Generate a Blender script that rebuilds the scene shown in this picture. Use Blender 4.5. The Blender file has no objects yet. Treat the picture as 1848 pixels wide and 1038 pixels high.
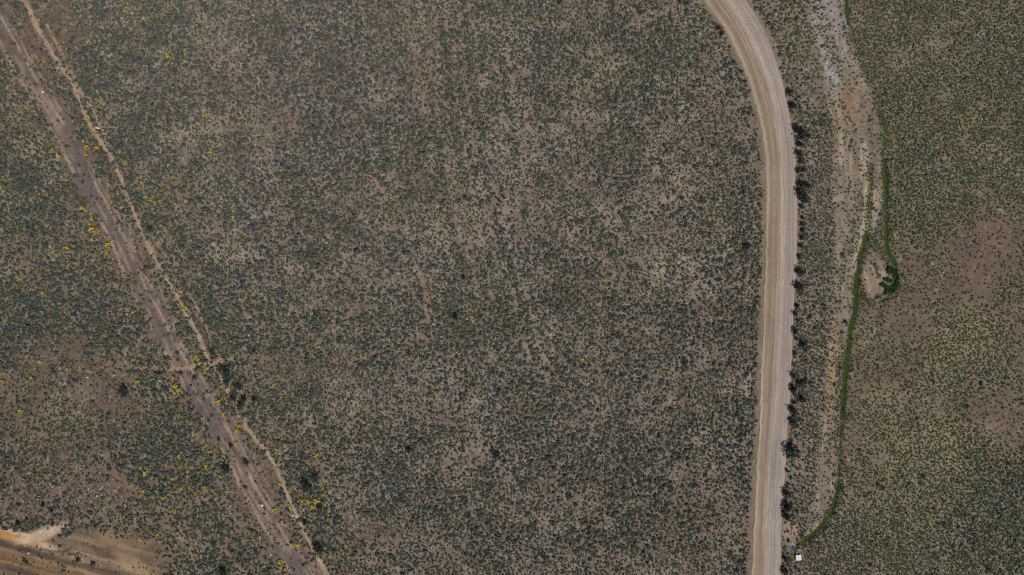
import bpy, bmesh, math, random
import numpy as np
from mathutils import Vector, Matrix

random.seed(7)
RNG = np.random.default_rng(7)
S = 0.1                                   # metres per photograph pixel on the ground
scene = bpy.context.scene
col = scene.collection

# ------------------------------------------------------------------ camera, sky, sun, exposure
cam_d = bpy.data.cameras.new('camera')
cam_d.sensor_width = 36.0
cam_d.lens = 24.0
cam_d.clip_start = 0.5
cam_d.clip_end = 6000
cam = bpy.data.objects.new('camera', cam_d)
cam.location = (0, 0, 123.2)
cam.rotation_euler = (0, 0, 0)            # straight down, the drone's gimbal at nadir
col.objects.link(cam)
scene.camera = cam

SUN_EL = math.radians(52)
SUN_AZ = math.atan2(0.62, -0.78)          # clockwise from +Y
world = bpy.data.worlds.new('World')
scene.world = world
world.use_nodes = True
wn = world.node_tree
sky = wn.nodes.new('ShaderNodeTexSky')
sky.sky_type = 'NISHITA'
sky.sun_disc = False
sky.sun_elevation = SUN_EL
sky.sun_rotation = SUN_AZ
bg = wn.nodes['Background']
bg.inputs['Strength'].default_value = 0.06
wn.links.new(sky.outputs[0], bg.inputs['Color'])

sun_d = bpy.data.lights.new('sun', 'SUN')
sun_d.energy = 3.75
sun_d.angle = math.radians(0.53)
sun_d.color = (1.0, 0.965, 0.925)
sun = bpy.data.objects.new('sun', sun_d)
sd = Vector((math.sin(SUN_AZ) * math.cos(SUN_EL), math.cos(SUN_AZ) * math.cos(SUN_EL), math.sin(SUN_EL)))
sun.rotation_euler = sd.to_track_quat('Z', 'Y').to_euler()
sun.location = sd * 200
col.objects.link(sun)

scene.view_settings.view_transform = 'Standard'
scene.view_settings.look = 'None'
scene.view_settings.gamma = 1.0
scene.view_settings.exposure = -0.06
scene.render.engine = 'CYCLES'
scene.cycles.use_denoising = False
scene.cycles.max_bounces = 4
scene.cycles.diffuse_bounces = 3
scene.cycles.glossy_bounces = 1
scene.cycles.caustics_reflective = False
scene.cycles.caustics_refractive = False
scene.cycles.filter_width = 1.15

# ------------------------------------------------------------------ small helpers
def W(px, py):
    return ((px - 924.0) * S, (519.0 - py) * S)

def lin(c):
    c = np.asarray(c, float) / 255.0
    return np.where(c <= 0.04045, c / 12.92, ((c + 0.055) / 1.055) ** 2.4)

ILL = 1.04                                 # linear radiance of a white sunlit ground in this light
def alb(r, g, b):
    return lin((r, g, b)) / ILL * np.array([.99, 1.0, 1.0])

def _hash(ix, iy, seed):
    n = (ix.astype(np.int64) * 374761393 + iy.astype(np.int64) * 668265263 + int(seed) * 1442695041) & 0xffffffff
    n = ((n ^ (n >> 13)) * 1274126177) & 0xffffffff
    n = ((n ^ (n >> 15)) * 2246822519) & 0xffffffff
    return ((n ^ (n >> 16)) & 0xffffff) / float(0xffffff)

def vn(x, y, scale, seed):
    x = np.asarray(x, float) / scale + 1000.5
    y = np.asarray(y, float) / scale + 1000.5
    ix = np.floor(x); iy = np.floor(y)
    fx = x - ix; fy = y - iy
    fx = fx * fx * (3 - 2 * fx); fy = fy * fy * (3 - 2 * fy)
    a = _hash(ix, iy, seed); b = _hash(ix + 1, iy, seed)
    c = _hash(ix, iy + 1, seed); d = _hash(ix + 1, iy + 1, seed)
    return (a * (1 - fx) + b * fx) * (1 - fy) + (c * (1 - fx) + d * fx) * fy

def fbm(x, y, scale, seed, octaves=4, gain=0.5):
    """about 0..1, mean 0.5"""
    s = 0.0; a = 1.0; t = 0.0
    for k in range(octaves):
        s = s + a * vn(x, y, scale / 2 ** k, seed + 17 * k); t += a; a *= gain
    return s / t

def sm(a, b, v):
    t = np.clip((v - a) / (b - a), 0, 1)
    return t * t * (3 - 2 * t)

def pdist(X, Y, pts):
    """distance to a polyline given in photo pixels, in photo pixels; also the 0..1 position along it"""
    P = np.array(pts, float)
    best = np.full(X.shape, 1e9); pos = np.zeros(X.shape)
    L = np.concatenate([[0], np.cumsum(np.hypot(*(P[1:] - P[:-1]).T))])
    for i in range(len(P) - 1):
        a = P[i]; d = P[i + 1] - a; q = d @ d
        t = np.clip(((X - a[0]) * d[0] + (Y - a[1]) * d[1]) / q, 0, 1)
        r = np.hypot(X - a[0] - t * d[0], Y - a[1] - t * d[1])
        m = r < best
        best = np.where(m, r, best); pos = np.where(m, (L[i] + t * (L[i + 1] - L[i])) / L[-1], pos)
    return best, pos

def ell(X, Y, cx, cy, rx, ry, rot=0.0, soft=0.45, wob=0.5, seed=1):
    c, s = math.cos(math.radians(rot)), math.sin(math.radians(rot))
    out = np.zeros(X.shape)
    R = max(rx, ry) * (1 + soft + wob)
    near = (np.abs(X - cx) < R) & (np.abs(Y - cy) < R)
    if not near.any(): return out
    x_ = X[near]; y_ = Y[near]
    u = ((x_ - cx) * c + (y_ - cy) * s) / rx; v = (-(x_ - cx) * s + (y_ - cy) * c) / ry
    r = np.hypot(u, v) + wob * (fbm(x_, y_, 45, seed, 4, 0.6) - 0.5) * 2
    out[near] = 1 - sm(1 - soft, 1 + soft, r)
    return out

# ------------------------------------------------------------------ lines read off the photograph (pixels)
ROAD_L = [(-700, 560), (-400, 860), (-250, 1010), (-120, 1130), (-50, 1222), (0, 1270), (24, 1287), (46, 1305), (86, 1325), (120, 1341), (140, 1350), (185, 1362),
          (238, 1375), (300, 1381), (350, 1383), (440, 1381), (520, 1378), (560, 1376), (650, 1372), (780, 1369), (800, 1366),
          (900, 1361), (960, 1358), (1038, 1355), (1150, 1351), (1700, 1335)]
ROAD_R = [(-700, 640), (-400, 935), (-250, 1085), (-120, 1210), (-50, 1300), (0, 1345), (30, 1366), (65, 1386), (100, 1398), (140, 1411), (190, 1423), (235, 1432), (265, 1436),
          (350, 1438), (400, 1439), (480, 1437), (520, 1434), (560, 1432), (640, 1429), (690, 1426), (740, 1423), (800, 1420),
          (860, 1416), (900, 1412), (960, 1410), (1038, 1409), (1150, 1406), (1700, 1395)]
rl = np.array(ROAD_L); rr = np.array(ROAD_R)
def road_u(X, Y):
    a = np.interp(Y, rl[:, 0], rl[:, 1]); b = np.interp(Y, rr[:, 0], rr[:, 1])
    return (X - a) / (b - a), a, b

TRACK = [(-420, -720), (-160, -250), (-40, -40), (0, 42), (50, 132), (88, 195), (125, 262), (152, 312), (205, 408), (255, 520), (290, 588), (332, 660), (356, 702),
         (405, 782), (432, 832), (456, 882), (482, 925), (507, 970), (546, 1038), (600, 1140), (900, 1700)]
PATH = [(-150, -420), (30, -40), (45, 0), (58, 30), (70, 55), (80, 72), (96, 100), (110, 122), (121, 136), (131, 156), (143, 185), (155, 210), (166, 232), (180, 255),
        (191, 272), (201, 287), (213, 312), (223, 342), (236, 372), (246, 396), (258, 426), (270, 452), (284, 478), (301, 507),
        (313, 522), (326, 547), (336, 570), (351, 592), (361, 614), (372, 642), (379, 656), (391, 668), (406, 690), (416, 720),
        (430, 750), (447, 775), (481, 815), (496, 841), (511, 872), (521, 900), (531, 922), (546, 955), (561, 985), (578, 1015), (620, 1090), (800, 1400)]
PATH2 = [(85, 45), (100, 75), (115, 105), (131, 135), (139, 158), (150, 172), (170, 205), (186, 238), (198, 258)]
PATH3 = [(330, 520), (350, 545), (372, 590), (385, 630), (400, 650)]
TRAIL = [(120, 640), (180, 655), (236, 662), (300, 668), (345, 662), (380, 655), (430, 648), (470, 645), (560, 642), (620, 645), (690, 642),
         (735, 629), (762, 607), (772, 577), (771, 545), (766, 512), (756, 492)]
TRAIL2 = [(392, 655), (420, 640), (440, 628), (462, 612), (490, 600)]
TRAIL3 = [(160, 828), (200, 852), (240, 880), (300, 930), (360, 965), (410, 1000), (450, 1045)]
FURROW = [[(742, -20), (780, 200), (800, 330), (830, 470), (862, 570)], [(832, -20), (855, 150), (872, 290), (893, 400), (935, 520), (968, 650)],
          [(788, -20), (815, 200), (850, 400), (874, 530)], [(905, 100), (925, 250), (950, 400)]]
SEAM = [(872, 290), (880, 340), (893, 400), (915, 460), (935, 520), (950, 570), (960, 620)]
# green ditches: (polyline, half width px, strength along)
DITCH = [
    ([(1520, -160), (1526, -40), (1528, 0), (1529, 20), (1532, 42)], 4.5, 1.0),
    ([(1532, 42), (1542, 70), (1548, 92), (1562, 125), (1572, 150)], 3.0, 0.45),
    ([(1586, 190), (1594, 212), (1598, 235), (1598, 262), (1595, 278)], 3.0, 0.75),
    ([(1598, 288), (1601, 330), (1602, 380), (1602, 440), (1606, 458), (1618, 476)], 4.2, 1.0),
    ([(1572, 300), (1572, 360), (1569, 410), (1564, 440), (1556, 462)], 6.0, 0.5),
    ([(1566, 425), (1560, 448), (1553, 470)], 5.0, 0.9),
    ([(1553, 470), (1551, 490), (1546, 515), (1546, 535), (1544, 560), (1537, 595), (1531, 635), (1527, 680), (1521, 735)], 4.6, 1.0),
    ([(1521, 735), (1519, 780), (1518, 820), (1515, 870), (1510, 905), (1504, 925)], 3.6, 1.0),
    ([(1510, 900), (1502, 928), (1488, 946), (1474, 960), (1456, 977)], 5.2, 0.95),
    ([(1568, 468), (1578, 480), (1583, 486)], 2.6, 0.7),
    ([(1582, 488), (1588, 500)], 3.0, 0.55),
    ([(1604, 487), (1614, 490), (1620, 502), (1618, 516), (1608, 523)], 5.6, 1.0),
    ([(1597, 504), (1604, 506), (1612, 508)], 2.6, 1.0),
    ([(1593, 514), (1600, 518), (1606, 520)], 2.6, 1.0),
    ([(1606, 522), (1598, 530), (1585, 536), (1571, 545)], 2.6, 1.1),
    ([(1556, 530), (1562, 540), (1570, 546)], 3.2, 0.8),
    ([(1622, 518), (1612, 535), (1596, 545), (1578, 548)], 5.0, 0.35),
]

# pale strip of the disused track right of the road: y, left x, right x
OLD = np.array([(-700, 1400, 1470), (-200, 1440, 1505), (0, 1452, 1522), (40, 1458, 1530), (80, 1465, 1540), (120, 1478, 1556), (170, 1490, 1572), (215, 1500, 1586), (260, 1505, 1590),
                (300, 1503, 1592), (360, 1505, 1592), (430, 1505, 1575), (500, 1502, 1544), (560, 1498, 1536), (600, 1494, 1522), (650, 1492, 1514),
                (700, 1488, 1510), (780, 1482, 1508), (830, 1478, 1505), (880, 1470, 1503), (920, 1462, 1492), (960, 1448, 1468), (985, 1444, 1446)], float)
def old_mask(X, Y):
    a = np.interp(Y, OLD[:, 0], OLD[:, 1]); b = np.interp(Y, OLD[:, 0], OLD[:, 2])
    n = (fbm(X, Y, 30, 51, 4, 0.6) - 0.5) * 18
    m = sm(-5, 4, X - a + n) * sm(-5, 4, b - X + n)
    return .95 * m * sm(990, 960, Y), (X - a) / np.maximum(b - a, 1)

def cut_t(X, Y):
    """offset down from the top edge of the cutting at lower left, px"""
    return (Y - (955 + 0.27 * X))

# ------------------------------------------------------------------ terrain height
def height(x, y):
    x = np.asarray(x, float); y = np.asarray(y, float)
    X = x / S + 924; Y = 519 - y / S
    near = sm(140, 90, np.hypot(x * 0.6, y))
    h = 0.9 * (fbm(x, y, 70, 3, 3) - 0.5) * near + 6 * (fbm(x, y, 600, 5, 3) - 0.5) * (1 - near)
    u, a, b = road_u(X, Y)
    w = (b - a)
    offroad = np.maximum(np.maximum(a - X, X - b), 0)
    rough = sm(0, 8, offroad)
    h = h + rough * (0.16 * (fbm(x, y, 2.6, 9, 3, 0.55) - 0.5) + 0.05 * (vn(x, y, 0.55, 13) - 0.5))
    # verge: shallow dip on both sides of the raised road
    h = h - 0.16 * np.exp(-((offroad - 14) / 8.0) ** 2) * (offroad > 0)
    dt, _ = pdist(X, Y, TRACK)
    h = h - 0.10 * sm(26, 14, dt)
    dp, _ = pdist(X, Y, PATH)
    h = h - 0.10 * np.exp(-(dp / 4.0) ** 2)
    for pts, hw, st in DITCH[3:9]:
        d, _ = pdist(X, Y, pts)
        h = h - 0.30 * st * np.exp(-(d / (hw * 1.4)) ** 2)
    # the cutting: bank, bench and ridges running down to the right
    t = cut_t(X, Y); far = sm(330, 150, X)
    bank = -0.9 * sm(0, 26, t) + 0.5 * np.exp(-((t - 34) / 6.0) ** 2) - 0.5 * sm(30, 50, t) \
        + 0.35 * np.exp(-((t - 62) / 3.5) ** 2) + 0.4 * np.exp(-((t - 78) / 5.0) ** 2)
    h = h + bank * far * near * sm(-250, -60, X) * sm(0.0, 1.0, sm(1400, 1150, Y))
    return h

def hz(x, y):
    return float(height(np.array([x]), np.array([y]))[0])

# ------------------------------------------------------------------ what colour the ground itself has
def mixc(C, m, c):
    return C * (1 - m[..., None]) + np.asarray(c)[None, ...] * m[..., None]

def masks(X, Y):
    x = (X - 924) * S; y = (519 - Y) * S
    M = {}
    M['u'], M['ra'], M['rb'] = road_u(X, Y)
    M['road'] = ((M['u'] > 0) & (M['u'] < 1)).astype(float)
    M['dt'], _ = pdist(X, Y, TRACK)
    nz = (fbm(X, Y, 22, 31, 4, 0.6) - 0.5)
    M['track'] = sm(29, 14, M['dt'] + nz * 44)
    M['dp'], pp = pdist(X, Y, PATH)
    patch = sm(0.38, 0.50, fbm(X, Y, 34, 37, 4, .6) + 0.12)
    M['path'] = sm(4.8, 2.2, M['dp'] + nz * 8) * patch
    d2, _ = pdist(X, Y, PATH2); d3, _ = pdist(X, Y, PATH3)
    M['path'] = np.maximum(M['path'], 0.8 * np.maximum(sm(3.2, 1.4, d2 + nz * 5), sm(3.0, 1.2, d3 + nz * 5)) * patch)
    dtr, tp = pdist(X, Y, TRAIL); d2, _ = pdist(X, Y, TRAIL2); d3, _ = pdist(X, Y, TRAIL3)
    M['dtr'] = dtr
    fade = 0.30 + 0.70 * np.clip(sm(0.05, 0.2, tp) * sm(0.50, 0.38, tp) + sm(0.80, 0.86, tp), 0, 1)
    M['trail'] = np.maximum(sm(6.5, 3.0, dtr + nz * 7) * fade, np.maximum(0.4 * sm(6, 3, d2 + nz * 6), 0.6 * sm(4.5, 2, d3 + nz * 6)))
    M['old'], M['ou'] = old_mask(X, Y)
    M['old'] = M['old'] * (.50 + .50 * sm(.36, .56, fbm(M['ou'] * 4.5 + .8 * vn(X, Y, 60, 185), Y * .008, 1.0, 188, 3)))
    t = cut_t(X, Y); M['t'] = t
    t2 = np.maximum(t, Y - (958 + .06 * X)) * sm(-40, 60, X) + t * (1 - sm(-40, 60, X))
    M['cut'] = sm(-6, 3, t2 + nz * 18) * sm(325, 255, X + nz * 90 - 0.2 * t)
    M['cut'] = np.maximum(M['cut'], 0.0)
    dg = np.zeros(X.shape)
    for pts, hw, st in DITCH:
        d, _ = pdist(X, Y, pts)
        dg = np.maximum(dg, st * sm(hw * 1.25, hw * 0.6, d + nz * 4))
    M['ditch'] = np.clip(dg, 0, 1)
    M['band'] = sm(52, 26, M['dt'] + nz * 46)
    off = np.maximum(M['ra'] - X, X - M['rb'])
    M['verge'] = sm(22, 4, off + nz * 14) * (off > 0)
    M['off'] = off
    # zones
    M['right'] = sm(1500, 1600, X + nz * 60)
    M['left'] = sm(520, 250, X + (519 - Y) * 0.55 + nz * 120)
    br = np.zeros(X.shape)
    for k, (cx, cy, rx, ry, rot, st) in enumerate([
            (1790, 455, 85, 75, 0, 1.0), (1740, 520, 70, 60, 20, .7), (1790, 745, 90, 45, 5, 1.0), (1600, 640, 70, 110, 0, .6),
            (1700, 540, 100, 55, 0, .6), (1840, 600, 35, 80, 0, .8), (1680, 480, 90, 60, 0, .75), (1630, 560, 80, 70, 0, .8), (1650, 720, 110, 80, 0, .55), (1560, 700, 40, 120, 0, .6), (1760, 580, 90, 60, 0, .5), (1575, 830, 55, 60, 0, .5), (1590, 800, 50, 60, 0, .4), (165, 880, 85, 52, -10, 1.), (60, 900, 80, 45, 0, .9), (215, 985, 85, 32, 10, 1.), (250, 1020, 50, 25, 0, .8),
            (190, 720, 65, 60, 0, .95), (110, 650, 75, 40, 0, .8), (70, 770, 80, 50, 0, .65), (110, 820, 90, 40, 0, .7), (40, 700, 50, 50, 0, .5), (95, 60, 55, 70, 60, .8), (690, 968, 60, 18, 0, .7),
            (500, 660, 55, 30, 0, .55), (120, 420, 40, 14, 0, .5), (1830, 780, 60, 40, 0, .9), (60, 860, 80, 30, 0, .5), (440, 900, 40, 60, 0, .6), (640, 1010, 40, 30, 0, .4),
            (475, 850, 22, 50, -35, .8)]):
        br = np.maximum(br, st * ell(X, Y, cx, cy, rx, ry, rot, .6, .8, seed=60 + k))
    M['brown'] = br
    pa = np.zeros(X.shape)
    for k, (cx, cy, rx, ry, rot, st) in enumerate([
            (1210, 330, 45, 40, 0, .9), (1205, 480, 50, 30, 0, 1.), (1190, 150, 28, 18, 0, .8), (900, 70, 40, 40, 0, .6), (1010, 250, 60, 20, 30, .5),
            (790, 440, 25, 40, 0, .8), (420, 450, 50, 28, 0, .9), (880, 770, 40, 50, 0, .6), (1290, 820, 45, 35, 0, .6), (930, 270, 40, 50, 0, .6),
            (350, 230, 60, 20, -20, .6), (620, 740, 40, 30, 0, .5), (980, 580, 30, 40, 0, .5), (910, 400, 30, 30, 0, .4), (1180, 270, 25, 30, 0, .7), (1100, 400, 45, 22, 40, .6),
            (800, 680, 60, 25, 0, .5), (990, 950, 40, 25, 0, .5), (1310, 980, 40, 40, 0, .5), (520, 470, 40, 15, 20, .4), (1780, 60, 20, 30, 0, .6), (1790, 280, 40, 25, 0, .6),
            (870, 925, 50, 20, 0, .3), (1060, 210, 40, 18, 0, .5), (130, 720, 26, 30, 0, .6)]):
        pa = np.maximum(pa, st * ell(X, Y, cx, cy, rx, ry, rot, seed=90 + k))
    M['pale'] = pa
    go = np.zeros(X.shape)
    for k, (cx, cy, rx, ry, rot, st) in enumerate([
            (1730, 620, 40, 60, 30, .8), (1690, 690, 60, 30, -40, .6), (1690, 820, 100, 60, 0, 1.), (1650, 900, 80, 40, 0, .5), (1600, 740, 40, 50, 0, .5),
            (1780, 630, 30, 80, 0, .5), (1560, 600, 16, 30, 0, .5), (1440, 60, 40, 60, 0, .4), (1665, 950, 90, 30, 0, .4), (120, 770, 60, 25, 0, .4)]):
        go = np.maximum(go, st * ell(X, Y, cx, cy, rx, ry, rot, seed=130 + k))
    M['gold'] = go
    return M

def ground_colour(x, y):
    X = x / S + 924; Y = 519 - y / S
    M = masks(X, Y)
    C = np.broadcast_to(alb(119, 102, 90), X.shape + (3,)).copy()
    C = mixc(C, M['left'] * 0.8, alb(115, 98, 80))
    C = mixc(C, M['right'] * 0.85, alb(113, 102, 79))
    C = mixc(C, 0.55 * sm(0.50, 0.72, fbm(X, Y, 90, 21, 5, 0.7)), alb(98, 82, 68))
    C = mixc(C, 0.55 * sm(0.54, 0.74, fbm(X, Y, 34, 23, 4, 0.75)) * (1 - 0.5 * M['right']), alb(150, 133, 116))
    C = mixc(C, M['brown'] * 0.85, alb(104, 86, 75))
    C = mixc(C, M['brown'] * .5 * sm(.5, .7, fbm(X, Y, 26, 28, 4, .75)), alb(126, 106, 92))
    C = mixc(C, M['band'] * 0.6, alb(106, 86, 71))
    C = mixc(C, M['pale'] * 0.75 * sm(.40, .60, fbm(X, Y, 16, 27, 3, .7)), alb(158, 139, 120))
    C = mixc(C, M['gold'] * 0.8, alb(140, 124, 92))
    C = mixc(C, M['verge'] * 0.6 * (X < 1400), alb(128, 112, 90))
    for F_ in FURROW:
        d, _ = pdist(X, Y, F_)
        C = mixc(C, .24 * np.exp(-((d - 12) / 4.) ** 2), alb(150, 132, 116))
    # disused pale track at the right
    oc = np.broadcast_to(alb(126, 112, 96), C.shape).copy()
    oc = mixc(oc, .7 * sm(.50, .68, fbm(X, Y * .35, 22, 179, 4, .7)), alb(150, 133, 116))
    oc = mixc(oc, ell(X, Y, 1500, 40, 40, 60, 0, seed=170) * 0.9, alb(146, 134, 128))
    oc = mixc(oc, np.maximum(ell(X, Y, 1502, 135, 13, 52, -12, soft=.6, wob=.3, seed=171), 0) * 0.95, alb(160, 158, 155))
    oc = mixc(oc, np.maximum(ell(X, Y, 1475, 30, 12, 40, -12, soft=.6, wob=.3, seed=181), 0) * 0.8, alb(152, 148, 145))
    oc = mixc(oc, sm(0.16, 0.02, M['ou']) * sm(300, 200, Y) * 0.8, alb(122, 98, 78))
    oc = mixc(oc, ell(X, Y, 1530, 200, 22, 55, -10, seed=172) * 0.7, alb(138, 108, 84))
    oc = mixc(oc, ell(X, Y, 1503, 660, 13, 110, 2, soft=.5, wob=.3, seed=173) * 0.85, alb(152, 126, 98))
    oc = mixc(oc, ell(X, Y, 1492, 900, 18, 60, 15, seed=174) * 0.8, alb(152, 140, 126))
    oc = mixc(oc, ell(X, Y, 1533, 560, 10, 40, 5, seed=176) * 0.8, alb(140, 130, 120))
    oc = mixc(oc, 0.6 * sm(0.5, 0.66, fbm(X * 2.5, Y * 0.7, 40, 175, 4, .7)), alb(104, 88, 74))
    oc = mixc(oc, .8 * sm(.60, .74, fbm(M['ou'] * 9, Y * .012, 1.0, 182, 2)) * (M['ou'] > 0) * (M['ou'] < 1), alb(164, 146, 126))
    C = C * (1 - M['old'][..., None]) + oc * M['old'][..., None]
    C = mixc(C, .8 * ell(X, Y, 1598, 500, 20, 24, 20, soft=.4, wob=.3, seed=183) * sm(.45, .6, fbm(X * .6 + Y * .9, X * .2, 9, 184, 2)), alb(158, 138, 116))
    isl = ell(X, Y, 1581, 500, 22, 42, -8, soft=.25, wob=.2, seed=177)
    rib = np.arctan2(Y - 470, X - 1566)
    C = mixc(C, isl * 0.75, alb(138, 121, 106))
    C = mixc(C, isl * .7 * sm(.5, .7, fbm(rib * 7, np.hypot(X - 1566, Y - 470) * .04, 1.0, 187, 2)), alb(168, 148, 126))
    C = mixc(C, .75 * ell(X, Y, 1503, 665, 10, 100, 2, soft=.5, wob=.4, seed=173), alb(150, 125, 98))
    C = mixc(C, ell(X, Y, 1428, 962, 14, 18, 0, soft=.5, wob=.4, seed=178) * 0.9, alb(160, 134, 106))
    C = mixc(C, M['ditch'] * 0.75, alb(72, 82, 46))
    # earth track at the left with its worn ruts
    tc = np.broadcast_to(alb(106, 93, 88), C.shape).copy()
    tc = mixc(tc, 0.6 * sm(0.5, 0.66, fbm(X, Y, 36, 42, 5, .7)), alb(112, 95, 82))
    # along the track: lengthwise scuffs
    ax_ = X * .48 + Y * .877; pe_ = X * .877 - Y * .48
    tc = mixc(tc, 0.7 * sm(.60, .74, fbm(pe_, ax_ * .09, 6, 47, 3, .6)), alb(152, 130, 110))
    tc = mixc(tc, 0.6 * sm(.58, .74, fbm(pe_ + 80, ax_ * .1, 8, 48, 3, .6)), alb(86, 74, 66))
    C = C * (1 - 0.9 * M['track'][..., None]) + tc * 0.9 * M['track'][..., None]
    for off, wd, st, sd_ in ((-16, 2.6, .9, 43), (-7, 2.0, .6, 44), (6, 2.4, .9, 45), (14, 2.0, .75, 46), (24, 1.5, .5, 49)):
        T = [(px + off, py - off * 0.5) for px, py in TRACK]
        d, _ = pdist(X + 4 * (vn(X, Y, 30, sd_) - .5), Y, T)
        C = mixc(C, st * sm(wd * 1.3, wd * 0.4, d) * sm(0.38, 0.6, fbm(X, Y, 45, sd_ + 50, 3, 0.7)), alb(160, 136, 114))
    C = mixc(C, M['path'] * 0.88, alb(166, 140, 114))
    xr = sm(95, 45, np.abs(X - 352))
    C = mixc(C, M['trail'] * (0.6 + .3 * xr), alb(134, 110, 88) * 1.0)
    C = mixc(C, .9 * xr * sm(4.6, 1.8, M['dtr'] + 3 * (vn(X, Y, 14, 79) - .5)), alb(156, 130, 104))
    # the cutting at the lower left
    t = M['t'] + 5 * (fbm(X, Y, 40, 190, 3) - .5)
    cc = np.broadcast_to(alb(120, 102, 86), C.shape).copy()
    cc = mixc(cc, sm(0.42, 0.7, fbm(X - 3.2 * t, t * 6, 60, 191, 4)), alb(104, 86, 70))
    cc = mixc(cc, sm(38, 46, t) * sm(76, 66, t) * 0.8, alb(136, 108, 76))
    cc = mixc(cc, sm(0.45, 0.75, fbm(X * 0.3, t * 4, 30, 192, 3)) * sm(30, 40, t) * 0.6, alb(106, 86, 66))
    cc = mixc(cc, sm(76, 84, t) * 0.7, alb(92, 86, 74))
    cc = mixc(cc, .75 * sm(.55, .75, fbm(X * .06, t, 6, 231, 2)), alb(146, 120, 92))
    cc = mixc(cc, .75 * sm(.58, .78, fbm(X * .07 + 50, t, 7, 233, 2)), alb(84, 72, 60))
    C = C * (1 - 0.92 * M['cut'][..., None]) + cc * 0.92 * M['cut'][..., None]
    C = mixc(C, ell(X, Y, 18, 970, 62, 11, 14, soft=.3, wob=.3, seed=193), alb(164, 120, 76))
    C = mixc(C, ell(X, Y, 80, 984, 24, 7, 14, soft=.4, wob=.3, seed=197) * .9, alb(164, 124, 84))
    C = mixc(C, ell(X, Y, 72, 966, 44, 10, -20, soft=.4, wob=.7, seed=194) * (.5 + .5 * sm(.35, .6, fbm(X, Y, 9, 186, 3, .7))), alb(182, 160, 134))
    C = mixc(C, ell(X, Y, 86, 987, 16, 7, 20, soft=.4, wob=.5, seed=195) * 0.8, alb(172, 160, 144))
    C = mixc(C, ell(X, Y, 30, 961, 40, 3.2, 14, soft=.5, wob=.5, seed=198) * 0.8, alb(196, 170, 138))
    C = mixc(C, ell(X, Y, 198, 970, 24, 12, 20, seed=196) * 0.6, alb(150, 122, 92))
    C = mixc(C, ell(X, Y, 238, 1018, 36, 13, 30, seed=199) * 0.75, alb(156, 130, 98))
    # patchwork at the scale of a stride
    f = 0.74 + 0.50 * fbm(x, y, 1.4, 71, 3, 0.75)
    f *= 0.92 + 0.16 * vn(x, y, 0.27, 73)
    C = C * f[..., None]
    return np.clip(C, 0.01, 0.9), M

# ------------------------------------------------------------------ materials
def new_mat(name, rough=0.9, spec=0.2):
    m = bpy.data.materials.new(name)
    m.use_nodes = True
    b = m.node_tree.nodes['Principled BSDF']
    b.inputs['Roughness'].default_value = rough
    b.inputs['Specular IOR Level'].default_value = spec
    return m, m.node_tree.nodes, m.node_tree.links, b

def soil_material(name, fine=1.0, pebble=0.5):
    m, n, l, b = new_mat(name, 0.95, 0.1)
    at = n.new('ShaderNodeAttribute'); at.attribute_name = 'tint'
    tc = n.new('ShaderNodeTexCoord')
    n1 = n.new('ShaderNodeTexNoise'); n1.inputs['Scale'].default_value = 3.2; n1.inputs['Detail'].default_value = 6; n1.inputs['Roughness'].default_value = 0.75
    n2 = n.new('ShaderNodeTexVoronoi'); n2.inputs['Scale'].default_value = 5.5
    l.new(tc.outputs['Object'], n1.inputs['Vector']); l.new(tc.outputs['Object'], n2.inputs['Vector'])
    r1 = n.new('ShaderNodeMapRange'); r1.inputs['From Min'].default_value = 0.3; r1.inputs['From Max'].default_value = 0.7
    r1.inputs['To Min'].default_value = 1 - 0.28 * fine; r1.inputs['To Max'].default_value = 1 + 0.28 * fine
    l.new(n1.outputs['Fac'], r1.inputs['Value'])
    sep = n.new('ShaderNodeSeparateColor'); l.new(n2.outputs['Color'], sep.inputs[0])
    r2 = n.new('ShaderNodeMapRange'); r2.inputs['To Min'].default_value = 1 - 0.18 * pebble; r2.inputs['To Max'].default_value = 1 + 0.22 * pebble
    l.new(sep.outputs[0], r2.inputs['Value'])
    mu = n.new('ShaderNodeMath'); mu.operation = 'MULTIPLY'; l.new(r1.outputs[0], mu.inputs[0]); l.new(r2.outputs[0], mu.inputs[1])
    vm = n.new('ShaderNodeVectorMath'); vm.operation = 'SCALE'
    l.new(at.outputs['Color'], vm.inputs[0]); l.new(mu.outputs[0], vm.inputs['Scale'])
    l.new(vm.outputs[0], b.inputs['Base Color'])
    bp = n.new('ShaderNodeBump'); bp.inputs['Strength'].default_value = 0.6; bp.inputs['Distance'].default_value = 0.08
    l.new(n1.outputs['Fac'], bp.inputs['Height']); l.new(bp.outputs[0], b.inputs['Normal'])
    return m

def leaf_material(name, stops, rough=0.85, transl=0.0, vary=0.25):
    """stops: linear albedo colours chosen at random per plant"""
    m, n, l, b = new_mat(name, rough, 0.15)
    oi = n.new('ShaderNodeObjectInfo')
    cr = n.new('ShaderNodeValToRGB')
    e = cr.color_ramp.elements
    while len(e) < len(stops):
        e.new(0.5)
    for i, c in enumerate(stops):
        e[i].position = i / max(1, len(stops) - 1); e[i].color = (*c, 1)
    l.new(oi.outputs['Random'], cr.inputs['Fac'])
    tc = n.new('ShaderNodeTexCoord'); nz = n.new('ShaderNodeTexNoise'); nz.inputs['Scale'].default_value = 4.0
    l.new(tc.outputs['Object'], nz.inputs['Vector'])
    mr = n.new('ShaderNodeMapRange'); mr.inputs['From Min'].default_value = 0.3; mr.inputs['From Max'].default_value = 0.7
    mr.inputs['To Min'].default_value = 1 - vary; mr.inputs['To Max'].default_value = 1 + vary
    l.new(nz.outputs['Fac'], mr.inputs['Value'])
    vm = n.new('ShaderNodeVectorMath'); vm.operation = 'SCALE'
    l.new(cr.outputs['Color'], vm.inputs[0]); l.new(mr.outputs[0], vm.inputs['Scale'])
    l.new(vm.outputs[0], b.inputs['Base Color'])
    return m

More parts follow.
